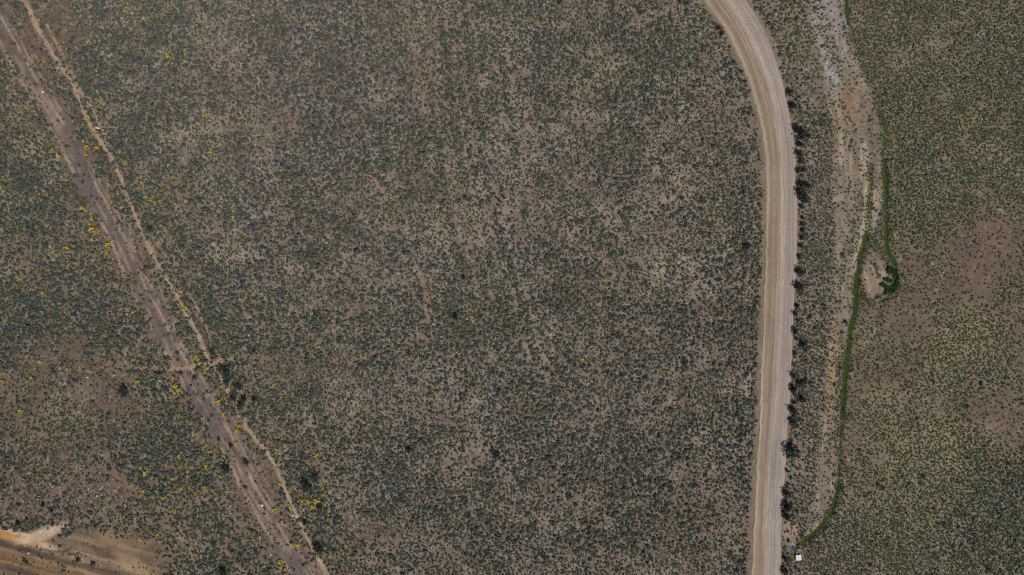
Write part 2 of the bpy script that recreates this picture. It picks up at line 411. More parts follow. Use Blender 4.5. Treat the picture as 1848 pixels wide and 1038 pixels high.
def plain_material(name, c, rough=0.6, spec=0.3, vary=0.12, scale=6.0):
    m, n, l, b = new_mat(name, rough, spec)
    tc = n.new('ShaderNodeTexCoord'); nz = n.new('ShaderNodeTexNoise'); nz.inputs['Scale'].default_value = scale; nz.inputs['Detail'].default_value = 5
    l.new(tc.outputs['Object'], nz.inputs['Vector'])
    mr = n.new('ShaderNodeMapRange'); mr.inputs['To Min'].default_value = 1 - vary; mr.inputs['To Max'].default_value = 1 + vary
    l.new(nz.outputs['Fac'], mr.inputs['Value'])
    rgb = n.new('ShaderNodeRGB'); rgb.outputs[0].default_value = (*c, 1)
    vm = n.new('ShaderNodeVectorMath'); vm.operation = 'SCALE'
    l.new(rgb.outputs[0], vm.inputs[0]); l.new(mr.outputs[0], vm.inputs['Scale'])
    l.new(vm.outputs[0], b.inputs['Base Color'])
    return m

M_SOIL = soil_material('soil', 1.0, 0.6)
M_ROAD = soil_material('road gravel', 0.5, 0.5)
M_SAGE = leaf_material('sage foliage', [(.084, .104, .074), (.096, .112, .088), (.090, .102, .096), (.106, .122, .090), (.072, .100, .060), (.140, .124, .102), (.090, .108, .080)])
M_LUPINE = leaf_material('lupine foliage', [(.082, .094, .100), (.076, .086, .100), (.092, .102, .106), (.078, .092, .090)])
M_GREEN = leaf_material('green forb foliage', [(.058, .084, .040), (.080, .100, .058), (.094, .114, .074), (.052, .076, .040), (.108, .114, .066)])
M_OLIVE = leaf_material('olive grass', [(.098, .120, .064), (.080, .108, .054), (.122, .132, .078), (.088, .114, .060)])
M_STRAW = leaf_material('dry grass', [(.30, .27, .22), (.36, .32, .26), (.25, .235, .18), (.42, .385, .325), (.22, .21, .155)])
M_DITCH = leaf_material('wet grass', [(.080, .128, .018), (.102, .142, .028), (.066, .112, .016), (.118, .142, .042)])
M_REED = leaf_material('reeds', [(.034, .080, .022), (.046, .094, .030), (.062, .108, .040)])
M_BUSH = leaf_material('tall sagebrush foliage', [(.052, .068, .056), (.044, .058, .050), (.064, .078, .070)])
M_DARKBUSH = leaf_material('dark bush foliage', [(.028, .036, .028), (.036, .046, .036), (.044, .052, .046)])
M_BARK = plain_material('bark', (.075, .058, .045), 0.95, 0.1, 0.3)
M_FLEAF = leaf_material('balsamroot leaves', [(.060, .080, .036), (.078, .095, .046), (.052, .068, .032)])
M_FLOWER = leaf_material('yellow petals', [(.47, .30, .025), (.52, .36, .035), (.40, .31, .06), (.46, .25, .02)], 0.7, vary=0.15)
M_FLOWER_P = leaf_material('pale yellow petals', [(.32, .29, .08), (.38, .32, .06), (.28, .27, .09)], 0.7)
M_STONE = leaf_material('pale stone', [(.62, .58, .54), (.50, .46, .42), (.70, .67, .64)], 0.8)

# ------------------------------------------------------------------ mesh helpers
def mesh_np(name, verts, faces, mats, fmat=None, smooth=False):
    me = bpy.data.meshes.new(name)
    verts = np.asarray(verts, np.float32)
    if isinstance(faces, np.ndarray):
        nf, k = faces.shape
        me.vertices.add(len(verts)); me.vertices.foreach_set('co', verts.ravel())
        me.loops.add(nf * k); me.loops.foreach_set('vertex_index', faces.astype(np.int32).ravel())
        me.polygons.add(nf)
        me.polygons.foreach_set('loop_start', np.arange(0, nf * k, k, dtype=np.int32))
        me.update(calc_edges=True)
    else:
        me.from_pydata([tuple(map(float, v)) for v in verts], [], faces)
        me.update()
    for m in mats:
        me.materials.append(m)
    if fmat is not None:
        me.polygons.foreach_set('material_index', np.asarray(fmat, np.int32))
    if smooth:
        me.polygons.foreach_set('use_smooth', np.ones(len(me.polygons), bool))
    me.validate()
    return me

def set_tint(me, C):
    a = me.attributes.new('tint', 'FLOAT_COLOR', 'POINT')
    a.data.foreach_set('color', np.concatenate([C, np.ones((len(C), 1))], 1).astype(np.float32).ravel())

def link(name, me, label=None, cat=None, group=None, kind=None, parent=None, loc=None, rz=0.0, sc=None):
    o = bpy.data.objects.new(name, me)
    col.objects.link(o)
    if label: o['label'] = label
    if cat: o['category'] = cat
    if group: o['group'] = group
    if kind: o['kind'] = kind
    if parent: o.parent = parent
    if loc is not None: o.location = loc
    if rz: o.rotation_euler = (0, 0, rz)
    if sc is not None: o.scale = sc if hasattr(sc, '__len__') else (sc, sc, sc)
    return o

# ------------------------------------------------------------------ the ground: one sheet, fine where the photograph looks, reaching the horizon
def axis(half, step):
    inner = np.arange(-half, half + 1e-6, step)
    g = []; d = step; p = half
    while p < 3000:
        d *= 1.35; p += d; g.append(p)
    g = np.array(g)
    return np.concatenate([-g[::-1], inner, g])
STEP = 0.25
gx = axis(102, STEP); gy = axis(60, STEP)
GX, GY = np.meshgrid(gx, gy)
GC, GM = ground_colour(GX, GY)
GZ = height(GX, GY)
nx, ny = len(gx), len(gy)
NGX = int((gx < -102 - 1e-6).sum()); NGY = int((gy < -60 - 1e-6).sum())
gv = np.stack([GX, GY, GZ], -1).reshape(-1, 3)
ii = np.arange((ny - 1) * (nx - 1)); r = ii // (nx - 1); c = ii % (nx - 1)
quads = np.stack([r * nx + c, r * nx + c + 1, (r + 1) * nx + c + 1, (r + 1) * nx + c], 1)
# under the gravel the ground lies a little lower, so the road rests in it
inroad = (GM['u'] > 0.02) & (GM['u'] < 0.98)
gv2 = gv.copy(); gv2[:, 2] -= 0.06 * inroad.ravel()
me = mesh_np('ground', gv2, quads, [M_SOIL], smooth=True)
set_tint(me, GC.reshape(-1, 3))
link('ground', me, 'dry brown scrubland soil under the bushes', kind='structure')

def patch(name, mask, thr, lift, label):
    """cells of the ground sheet that belong to a path, lifted a finger's width"""
    m = mask.reshape(-1)
    inner = (np.abs(gv[:, 0]) < 101.5) & (np.abs(gv[:, 1]) < 59.5)
    keep = (m[quads] > thr).sum(1) >= 3
    keep &= inner[quads].all(1)
    q = quads[keep]
    if not len(q): return
    used, inv = np.unique(q, return_inverse=True)
    v = gv[used].copy(); v[:, 2] += lift
    me = mesh_np(name, v, inv.reshape(-1, 4).astype(np.int32), [M_SOIL], smooth=True)
    set_tint(me, GC.reshape(-1, 3)[used])
    link(name, me, label, kind='structure')

tr_only = GM['trail'] * (GM['track'] < 0.5) * (GM['path'] < 0.5)
patch('dirt_track', GM['track'] * (1 - inroad), 0.5, 0.008, 'worn earth vehicle track running down the left side')
patch('foot_path', GM['path'] * (GM['track'] < 0.5), 0.5, 0.014, 'narrow orange earth path beside the vehicle track')
patch('faint_trail', tr_only, 0.45, 0.012, 'faint trail crossing the scrub and curving up')
patch('disused_track', GM['old'] * (1 - inroad) * (GM['ditch'] < .4), 0.5, 0.008, 'pale disused track right of the gravel road')
patch('dirt_road', GM['cut'] * (GM['track'] < .4), 0.6, 0.010, 'ridged brown dirt road in the lower left corner')

# ------------------------------------------------------------------ gravel road: cambered sheet with windrows and wheel lines
def build_road():
    Yp = np.concatenate([np.arange(-620, -40, 12), np.arange(-40, 1100, 3.0), np.arange(1100, 1640, 20)])
    NU = 52
    U = np.linspace(0, 1, NU)
    YY, UU = np.meshgrid(Yp, U, indexing='ij')
    _, a, b = road_u(np.zeros_like(YY), YY)
    # smooth the edges
    k = np.ones(9) / 9
    a1 = np.convolve(np.pad(a[:, 0], 4, 'edge'), k, 'valid'); b1 = np.convolve(np.pad(b[:, 0], 4, 'edge'), k, 'valid')
    rag = (fbm(Yp, Yp * 0 + 3, 34, 201, 4, 0.8) - .5) * 7; rag2 = (fbm(Yp, Yp * 0 + 9, 34, 207, 4, 0.8) - .5) * 6
    XX = (a1 - 1 + rag)[:, None] * (1 - UU) + (b1 + 1 + rag2)[:, None] * UU
    x = (XX - 924) * S; y = (519 - YY) * S
    width = (b1 - a1)[:, None] * S
    z = height(x, y)
    # level the road across using its own centre height
    zc = z[:, NU // 2][:, None]
    zc = np.convolve(np.pad(zc[:, 0], 10, 'edge'), np.ones(21) / 21, 'valid')[:, None]
    edge = np.minimum(UU, 1 - UU)
    z = (zc + 0.10 + 0.10 * (1 - (2 * UU - 1) ** 2)) * sm(0.0, 0.07, edge) + (z - 0.03) * (1 - sm(0.0, 0.07, edge))
    bl = np.exp(-((UU - 0.06) / 0.03) ** 2) * (0.5 + vn(YY, UU * 0, 9, 202)); br_ = np.exp(-((UU - 0.955) / 0.02) ** 2) * (0.4 + vn(YY, UU * 0, 9, 203))
    z = z + 0.10 * bl + 0.05 * br_
    z = z - 0.02 * (np.exp(-((UU - .3) / .06) ** 2) + np.exp(-((UU - .48) / .05) ** 2) + np.exp(-((UU - .7) / .06) ** 2))
    z = z + 0.012 * (vn(XX * 1.0, YY, 6, 204) - .5)
    C = np.broadcast_to(alb(150, 133, 116), UU.shape + (3,)).copy()
    wob = 0.06 * (fbm(YY, UU * 0, 160, 205, 3) - .5)
    u = UU + wob
    top = sm(420, 100, YY)
    C = mixc(C, 0.85 * np.exp(-((u - .27) / .14) ** 2), alb(138, 117, 98))
    C = mixc(C, 0.85 * np.exp(-((u - .56 - .03 * top) / .06) ** 2), alb(174, 158, 142))
    C = mixc(C, 0.9 * sm(.60, .72, u), alb(150, 137, 127))
    C = mixc(C, 0.6 * sm(620, 900, YY) * np.exp(-((u - .56) / .1) ** 2), alb(146, 140, 138))
    C = mixc(C, 0.7 * np.exp(-((UU - .06) / .05) ** 2), alb(172, 152, 130))
    C = mixc(C, 0.6 * sm(.93, .98, UU), alb(160, 142, 124))
    uw = UU + .03 * (fbm(YY, UU * 0, 90, 214, 3) - .5)
    st = vn(uw * 40, YY * 0.006, 1.0, 206) * .40 + vn(uw * 18, YY * 0.010, 1.0, 211) * .35 + vn(uw * 51, YY * .03, 1.0, 212) * .35
    C = C * (0.58 + 0.76 * st)[..., None]
    for q in range(7):
        line = .18 + .1 * q + .10 * (fbm(YY, UU * 0 + q * 7, 260, 221 + q, 2) - .5)
        C = mixc(C, .5 * np.exp(-((UU - line) / .010) ** 2) * sm(.4, .6, vn(YY, UU * 0, 70, 231 + q)), alb(180, 164, 146) if q % 2 else alb(120, 103, 88))
    C = C * (0.86 + 0.28 * fbm(XX, YY, 26, 213, 5, .7))[..., None]
    n0, n1 = UU.shape
    v = np.stack([x, y, z], -1).reshape(-1, 3)
    i = np.arange((n0 - 1) * (n1 - 1)); rr_ = i // (n1 - 1); cc = i % (n1 - 1)
    q = np.stack([rr_ * n1 + cc, (rr_ + 1) * n1 + cc, (rr_ + 1) * n1 + cc + 1, rr_ * n1 + cc + 1], 1)
    me = mesh_np('gravel_road', v, q, [M_ROAD], smooth=True)
    set_tint(me, np.clip(C.reshape(-1, 3), .01, .9))
    link('gravel_road', me, 'pale gravel road curving up the right side', kind='structure')
build_road()

# ------------------------------------------------------------------ plant shapes (unit radius, standing on z = 0)
def leaf_quads(P, N, size, rng, aspect=1.6):
    """one leaf quad at each point P facing roughly N"""
    n = len(P)
    R = rng.normal(size=(n, 3)); T = np.cross(N, R); T /= np.linalg.norm(T, axis=1, keepdims=True) + 1e-9
    B = np.cross(N, T)
    s = size * rng.uniform(.65, 1.35, n)[:, None]
    a = P - T * s * aspect * .5; b = P + T * s * aspect * .5
    v = np.stack([a, P + B * s * .5 - N * s * .1, b, P - B * s * .5 - N * s * .1], 1).reshape(-1, 3)
    f = np.arange(n * 4).reshape(n, 4)
    return v, f

def shrub_mesh(name, mats, seed, n=80, leaf=.24, hgt=.75, lobes=4, spread=.55):
    rng = np.random.default_rng(seed)
    P = []; N = []
    cs = [(0, 0, .95)] + [(spread * math.cos(t), spread * math.sin(t), rng.uniform(.45, .7)) for t in rng.uniform(0, 6.28, lobes)]
    wts = np.array([c[2] ** 2 for c in cs]); wts /= wts.sum()
    for k in rng.choice(len(cs), n, p=wts):
        cx, cy, r_ = cs[k]
        d = rng.normal(size=3); d[2] = abs(d[2]) * .9 + .05; d /= np.linalg.norm(d)
        q = rng.uniform(.45, 1.0) ** .5
        P.append((cx * .8 + d[0] * r_ * .75 * q, cy * .8 + d[1] * r_ * .75 * q, max(.03, d[2] * hgt * (r_ + .1) * q)))
        nn = d * .7 + rng.normal(size=3) * .55; nn[2] = abs(nn[2]) + .15; N.append(nn / np.linalg.norm(nn))
    v, f = leaf_quads(np.array(P), np.array(N), leaf, rng)
    return mesh_np(name, v, f, mats)

def tuft_mesh(name, mats, seed, n=26, wid=.09, hgt=.8, flop=.8, inner=.15):
    rng = np.random.default_rng(seed)
    V = []; F = []
    for k in range(n):
        t = rng.uniform(0, 6.283); r0 = inner * rng.uniform(0, 1); L = rng.uniform(.55, 1.05)
        dx, dy = math.cos(t), math.sin(t); fl = flop * rng.uniform(.5, 1.1); h = hgt * rng.uniform(.5, 1.0)
        b = np.array([r0 * math.cos(t * 3), r0 * math.sin(t * 3), 0.0])
        m_ = b + np.array([dx * fl * L * .45, dy * fl * L * .45, h * .75])
        e = b + np.array([dx * fl * L, dy * fl * L, h * (1 - .6 * flop * rng.uniform(.4, 1))])
        s = np.array([-dy, dx, 0]) * wid * .5
        i = len(V)
        V += [b - s, b + s, m_ + s, m_ - s, e]
        F += [(i, i + 1, i + 2, i + 3), (i + 3, i + 2, i + 4)]
    return mesh_np(name, V, F, mats)

SAGE = [shrub_mesh('sagebrush', [M_SAGE], 100 + k, 95, .25, 1.05, 4) for k in range(6)]
LUPI = [shrub_mesh('lupine', [M_LUPINE], 120 + k, 90, .25, 1.0, 4) for k in range(5)]
FORB = [shrub_mesh('green_shrub', [M_GREEN], 140 + k, 60, .30, 1.25, 2, .35) for k in range(6)]
OLIV = [tuft_mesh('olive_tuft', [M_OLIVE], 160 + k, 26, .15, .8, .85) for k in range(5)]
STRW = [tuft_mesh('dry_tuft', [M_STRAW], 180 + k, 15, .16, .40, 1.0, .5) for k in range(6)]
DTCH = [tuft_mesh('wet_tuft', [M_DITCH], 200 + k, 26, .13, 1.0, .6, .4) for k in range(5)]
REED = [tuft_mesh('reed_tuft', [M_REED], 220 + k, 30, .12, 1.5, .5, .5) for k in range(4)]

def scatter(name, meshes, pts, rad, label, cat=None, seed=1, zs=None):
    """one object of ground cover: every point carries an instance of one of the plant shapes"""
    rng = np.random.default_rng(seed)
    n = len(pts)
    z = height(pts[:, 0], pts[:, 1]) - 0.02
    me = bpy.data.meshes.new(name)
    me.vertices.add(n)
    me.vertices.foreach_set('co', np.stack([pts[:, 0], pts[:, 1], z], 1).astype(np.float32).ravel())
    me.update()
    a = me.attributes.new('turn', 'FLOAT_VECTOR', 'POINT')
    rot = np.zeros((n, 3), np.float32); rot[:, 2] = rng.uniform(0, 6.283, n); rot[:, 0] = rng.normal(0, .1, n); rot[:, 1] = rng.normal(0, .1, n)
    a.data.foreach_set('vector', rot.ravel())
    a = me.attributes.new('size', 'FLOAT_VECTOR', 'POINT')
    sc = np.stack([rad * rng.uniform(.8, 1.2, n), rad * rng.uniform(.8, 1.2, n), rad * rng.uniform(.75, 1.2, n) * (1 if zs is None else zs)], 1)
    a.data.foreach_set('vector', sc.astype(np.float32).ravel())
    a = me.attributes.new('pick', 'INT', 'POINT')
    a.data.foreach_set('value', rng.integers(0, len(meshes), n).astype(np.int32))
    o = link(name, me, label, cat, kind='stuff')
    cc = bpy.data.collections.new(name + ' shapes')
    for k, m in enumerate(meshes):
        cc.objects.link(bpy.data.objects.new('%s_shape_%02d' % (name, k), m))
    ng = bpy.data.node_groups.new(name, 'GeometryNodeTree')
    ng.interface.new_socket('Geometry', in_out='INPUT', socket_type='NodeSocketGeometry')
    ng.interface.new_socket('Geometry', in_out='OUTPUT', socket_type='NodeSocketGeometry')
    gi = ng.nodes.new('NodeGroupInput'); go = ng.nodes.new('NodeGroupOutput')
    ip = ng.nodes.new('GeometryNodeInstanceOnPoints'); ci = ng.nodes.new('GeometryNodeCollectionInfo')
    ci.inputs['Collection'].default_value = cc; ci.inputs['Separate Children'].default_value = True; ci.inputs['Reset Children'].default_value = True
    def na(nm, ty):
        q = ng.nodes.new('GeometryNodeInputNamedAttribute'); q.data_type = ty; q.inputs['Name'].default_value = nm; return q.outputs['Attribute']
    L = ng.links
    L.new(gi.outputs[0], ip.inputs['Points']); L.new(ci.outputs[0], ip.inputs['Instance'])
    ip.inputs['Pick Instance'].default_value = True
    L.new(na('pick', 'INT'), ip.inputs['Instance Index'])
    L.new(na('turn', 'FLOAT_VECTOR'), ip.inputs['Rotation']); L.new(na('size', 'FLOAT_VECTOR'), ip.inputs['Scale'])
    L.new(ip.outputs[0], go.inputs[0])
    md = o.modifiers.new('plants', 'NODES'); md.node_group = ng
    return o

# ------------------------------------------------------------------ where plants grow
HX, HY = 101.8, 59.8
def jitter(step, seed, jit=.5):
    rng = np.random.default_rng(seed)
    xs = np.arange(-HX, HX, step); ys = np.arange(-HY, HY, step)
    A, B = np.meshgrid(xs, ys)
    p = np.stack([A.ravel(), B.ravel()], 1) + rng.uniform(-jit, jit, (A.size, 2)) * step
    return p, rng

def veg_maps(p):
    X = p[:, 0] / S + 924; Y = 519 - p[:, 1] / S
    ci = np.clip(np.rint((p[:, 0] + 102) / STEP).astype(int) + NGX, 0, nx - 1); ri = np.clip(np.rint((p[:, 1] + 60) / STEP).astype(int) + NGY, 0, ny - 1)
    M = {q: v[ri, ci] for q, v in GM.items()}
    M['u'], M['ra'], M['rb'] = road_u(X, Y); M['off'] = np.maximum(M['ra'] - X, X - M['rb'])
    clear = (M['off'] > 1 + 7 * vn(X, Y, 12, 78)) * (1 - .88 * M['track']) * (1 - .97 * M['path']) * (1 - .68 * np.clip(M['trail'] * 1.3, 0, 1)) * (1 - .93 * M['cut']) \
        * (1 - .97 * sm(.25, .6, M['ditch']))
    clear = clear * (1 - .75 * sm(1, 0, (M['off'] - 3) / 9.) * (X < 1410))
    clear = clear * (1 - ell(X, Y, 72, 966, 44, 12, -20, wob=.4, seed=194)) * (1 - ell(X, Y, 18, 970, 62, 12, 14, seed=193))
    den = np.ones(len(p))
    den *= 1 - .40 * M['band']
    fr = np.zeros(len(p))
    for F_ in FURROW:
        d, _ = pdist(X, Y, F_)
        fr = fr + .75 * np.exp(-(d / 4.5) ** 2) - .45 * np.exp(-((d - 12) / 5.) ** 2)
    den *= np.clip(1 + fr, .15, 2)
    den *= 1 - .85 * np.clip(M['brown'] * 1.15, 0, 1); den *= 1 - .28 * M['pale']; den *= 1 - .35 * M['gold']; den *= 1 - .86 * M['old']
    isl = ell(X, Y, 1581, 500, 22, 42, -8, soft=.25, wob=.2, seed=177); den *= 1 - .85 * isl; M['isl'] = isl
    den *= 1 - .8 * ell(X, Y, 1503, 665, 10, 100, 2, soft=.5, wob=.4, seed=173)
    den *= 1 - .9 * ell(X, Y, 1428, 962, 14, 18, 0, soft=.5, wob=.4, seed=178)
    for qx, qy, qr in ((899, 361, 11), (910, 357, 11), (1426, 979, 12), (1441, 1006, 9)): clear = clear * (np.hypot(X - qx, Y - qy) > qr * (.75 + .5 * vn(X, Y, 6, 77)))
    den *= 1 - .85 * np.maximum(ell(X, Y, 1502, 135, 13, 52, -12, wob=.3, seed=171), 0)
    return X, Y, M, clear, den

ind_shrubs = []      # (x, y, radius, kind)

# --- grey-blue sagebrush and lupine clumps, growing in drifts
p, rng = jitter(.70, 11, .6)
X, Y, M, clear, den = veg_maps(p)
drift = fbm(X, Y, 110, 301, 4, .6); knot = fbm(X, Y, 26, 302, 3, .6)
blue = .22 + .74 * sm(.44, .56, drift * .55 + knot * .45)
blue += .14 * M['left'] * sm(.42, .6, knot)
ds_, _ = pdist(X, Y, SEAM); blue += .45 * sm(6, 2, ds_)
for cx, cy, rx, ry, st in [(250, 150, 130, 60, .3), (580, 100, 160, 90, .3), (560, 400, 90, 30, .25), (420, 330, 90, 60, .25), (1010, 60, 80, 60, .25), (560, 160, 120, 40, .3),
                           (1200, 130, 60, 50, .2), (1700, 130, 60, 60, .1), (1810, 120, 30, 60, .35), (1785, 830, 50, 40, 1.4), (1815, 880, 50, 90, 1.2), (1745, 965, 80, 45, .9),
                           (880, 600, 120, 60, .25), (740, 540, 90, 50, .25), (1100, 580, 90, 60, .2), (440, 720, 50, 40, .3), (420, 560, 60, 60, .3), (860, 920, 130, 60, .2),
                           (1000, 700, 80, 60, .2), (330, 470, 60, 40, .25), (120, 350, 90, 60, .25), (230, 560, 60, 50, .3), (330, 740, 70, 50, .2), (620, 600, 80, 50, .25), (620, 250, 100, 40, .25)]:
    blue += st * ell(X, Y, cx, cy, rx, ry, 0, seed=int(cx + cy))
rt = sm(1440, 1540, X)
rt2 = sm(1425, 1450, X)
blue *= 1 - rt2 * (.68 - .4 * sm(780, 860, Y) * sm(1660, 1740, X))
pr = np.clip(blue, 0, .95) * clear * den
k = rng.uniform(size=len(p)) < pr
bp_ = p[k]; bX = X[k]; bY = Y[k]
brad = (.20 + .42 * rng.beta(1.4, 2.9, k.sum())) * (1 + .04 * M['left'][k]) * (1 + .15 * sm(.5, .7, knot[k])) * (1 - .2 * rt[k])
lp = .06 + .75 * sm(.47, .60, fbm(bX, bY, 130, 305, 4, .6)) + .35 * M['left'][k] + .4 * ell(bX, bY, 330, 150, 250, 130, 20, seed=306) + .6 * ell(bX, bY, 1800, 890, 80, 120, 0, seed=307)
lup = rng.uniform(size=k.sum()) < np.clip(lp, 0, .85)
big = rng.uniform(size=k.sum()) < .03
brad = np.where(big, brad * 1.35, brad)

# --- green forbs and small shrubs
p, rng = jitter(.50, 12, .6)
X, Y, M, clear, den = veg_maps(p)
gd = fbm(X, Y, 60, 311, 4, .6); gk = fbm(X, Y, 14, 312, 3, .6)
rt = sm(1440, 1540, X)
green = .30 + .68 * sm(.38, .54, gd * .5 + gk * .5)
green = green + .18 * rt * (1 - M['brown'])
green += .06 * M['left']
green *= 1 - .45 * ell(X, Y, 560, 130, 220, 130, 0, seed=313)
pr = np.clip(green, 0, .92) * clear * den
pr = np.maximum(pr, (.13 + .22 * sm(270, 330, Y) * sm(560, 500, Y)) * clear * M['old'])
k = rng.uniform(size=len(p)) < pr
gp = p[k]; gX = X[k]; gY = Y[k]
grad = (.145 + .21 * rng.beta(1.6, 2.8, k.sum())) * (1 + .18 * M['left'][k]) * (1 - .12 * rt[k]) * (1 - .3 * M['old'][k])
grad = np.where(rng.uniform(size=k.sum()) < .02, grad * 1.45, grad)

def zone(px, py):
    tx = np.interp(py, [q[1] for q in TRACK], [q[0] for q in TRACK])
    fx = np.interp(py, [q[1] for q in PATH], [q[0] for q in PATH])
    if py > 520: fx = max(fx, tx + 20)
    a = np.interp(py, rl[:, 0], rl[:, 1])
    dx = np.interp(py, [0, 100, 200, 440, 560, 740, 925, 980], [1530, 1550, 1595, 1600, 1544, 1520, 1504, 1450])
    band = ['near the top', 'above mid height', 'at mid height', 'below mid height', 'near the bottom'][min(4, int(py / 207.6))]
    if px < tx: side = 'left of the earth track'
    elif px < fx: side = 'between track and orange path'
    elif px < 620: side = 'right of the orange path'
    elif px < 1000: side = 'mid field'
    elif px < a: side = 'left of the gravel road'
    elif px < dx: side = 'between road and green ditch'
    else: side = 'right of the green ditch'
    return side + ' ' + band

def number_labels(rows):
    """rows: (x, noun, zone) -> labels counted from the left among the like things of one zone"""
    out = [None] * len(rows); g = {}
    for i, (px, noun, z) in enumerate(rows): g.setdefault((noun, z), []).append(i)
    for (noun, z), L in g.items():
        L.sort(key=lambda i: rows[i][0])
        for k, i in enumerate(L):
            out[i] = ('%s %s' % (noun, z) if len(L) == 1 else '%s %s from left, %s' % (ordinal(k), noun, z))
    return out

def ordinal(k):
    n = ['first', 'second', 'third', 'fourth', 'fifth', 'sixth', 'seventh', 'eighth', 'ninth', 'tenth', 'eleventh', 'twelfth', 'thirteenth', 'fourteenth',
         'fifteenth', 'sixteenth', 'seventeenth', 'eighteenth', 'nineteenth', 'twentieth', 'thirtieth', 'fortieth', 'fiftieth']
    if k < 20: return n[k]
    t, u = divmod(k + 1, 10)
    return n[17 + t + 0] if u == 0 else ['twenty', 'thirty', 'forty', 'fifty', 'sixty'][t - 2] + '-' + n[u - 1]

def individuals(pts, rad, Xp, Yp, meshes, name, desc, cat, group, n=300, seed=3):
    rng = np.random.default_rng(seed)
    inf = (Xp > 6) & (Xp < 1842) & (Yp > 6) & (Yp < 1032)
    order = np.argsort(-np.where(inf, rad, 0))[:n]
    zz = height(pts[order, 0], pts[order, 1])
    labs = number_labels([(Xp[i], desc, zone(Xp[i], Yp[i])) for i in order])
    for j, i in enumerate(order):
        o = link(name, meshes[int(rng.integers(len(meshes)))], labs[j], cat, group,
                 loc=(float(pts[i, 0]), float(pts[i, 1]), float(zz[j]) - .02), rz=float(rng.uniform(0, 6.28)),
                 sc=(float(rad[i]) * rng.uniform(.85, 1.15), float(rad[i]) * rng.uniform(.85, 1.15), float(rad[i]) * rng.uniform(.8, 1.1)))
    keep = np.ones(len(pts), bool); keep[order] = False
    return keep

scatter('lupine_cover', LUPI, bp_[lup], brad[lup], 'slate blue lupine clumps drifting through the scrubland', 'flowers', 29)
bp_, brad, bX, bY = bp_[~lup], brad[~lup], bX[~lup], bY[~lup]
kb = individuals(bp_, brad, bX, bY, SAGE, 'sagebrush', 'large grey sagebrush clump', 'shrub', 'largest sagebrush clumps of the scrub', 300, 4)
kg = individuals(gp, grad, gX, gY, FORB, 'green_shrub', 'larger dark green shrub', 'shrub', 'largest low green shrubs of the scrub', 300, 5)
scatter('sagebrush_cover', SAGE, bp_[kb], brad[kb], 'grey-green sagebrush clumps scattered over the scrubland', 'scrub', 21)
scatter('green_scrub_cover', FORB, gp[kg], grad[kg], 'small dark green shrubs covering the scrubland', 'scrub', 22)

# --- pale dry grass between the shrubs
p, rng = jitter(.50, 13, .6)
X, Y, M, clear, den = veg_maps(p)
sd_ = fbm(X, Y, 50, 321, 4, .6)
rt = sm(1440, 1540, X)
st = .22 + .58 * sm(.40, .64, sd_) + .35 * M['pale'] + .45 * M['gold'] - .20 * rt
st *= 1 - .75 * M['brown'] * (1 - M['gold']); st *= 1 - .25 * M['left']; st *= (1 - .1 * M['old']) * (1 - .85 * M['isl'])
k = rng.uniform(size=len(p)) < np.clip(st, 0, .95) * (clear > .5) * (1 - .8 * np.clip(M['trail'] * 2, 0, 1))
scatter('dry_grass', STRW, p[k], .20 + .24 * rng.uniform(size=k.sum()) ** 1.5, 'pale dry bunchgrass between the shrubs', 'grass', 23)

# --- olive grass, mostly right of the road
p, rng = jitter(.42, 14, .55)
X, Y, M, clear, den = veg_maps(p)
rt = sm(1430, 1500, X); od = fbm(X, Y, 40, 331, 4, .6)
ol = rt * (.45 + .55 * sm(.32, .56, od)) * (1 - .75 * M['brown']) * (1 - .8 * M['old']) + (1 - rt) * (.22 + .4 * sm(.42, .62, od))
ol = ol + .5 * ell(X, Y, 1550, 380, 12, 60, 0, seed=335) + .5 * M['gold']
ol = ol * (1 - .92 * M['isl']) + .6 * M['ditch']
ol = ol + .8 * ell(X, Y, 132, 1000, 26, 9, 12, seed=336) + .5 * ell(X, Y, 20, 1030, 50, 9, 14, seed=337)
cl2 = np.maximum(clear, .9 * ell(X, Y, 132, 1000, 26, 9, 12, seed=336))
k = rng.uniform(size=len(p)) < np.clip(ol, 0, .95) * cl2
scatter('olive_grass', OLIV, p[k], .24 + .18 * rng.uniform(size=k.sum()), 'olive green grass tufts on the scrubland', 'grass', 24)

# --- bright wet grass in the ditches and reeds in the small pond
p, rng = jitter(.17, 15, .6)
X = p[:, 0] / S + 924; Y = 519 - p[:, 1] / S
k0 = (X > 1440) & (X < 1640)
p = p[k0]; X = X[k0]; Y = Y[k0]
nz = fbm(X, Y, 14, 341, 3, .6) - .5
dg = np.zeros(len(p)); rd = np.zeros(len(p))
for i, (pts, hw, s_) in enumerate(DITCH):
    d, _ = pdist(X, Y, pts)
    w_ = .85 if i in (11, 12, 13, 14) else .95
    v = s_ * sm(hw * 1.25 * w_, hw * .6 * w_, d + nz * 9)
    if i in (11, 12, 13, 14): rd = np.maximum(rd, v)
    else: dg = np.maximum(dg, v)
k = rng.uniform(size=len(p)) < np.clip(dg, 0, 1) * .92 * (rd < .4)
scatter('ditch_grass', DTCH, p[k], .16 + .14 * rng.uniform(size=k.sum()), 'bright green grass lining the wet ditch', 'grass', 25)
k = rng.uniform(size=len(p)) < np.clip(rd, 0, 1) * .75
scatter('pond_reeds', REED, p[k], .22 + .2 * rng.uniform(size=k.sum()), 'dark green reeds around the ditch bend', 'reeds', 26)

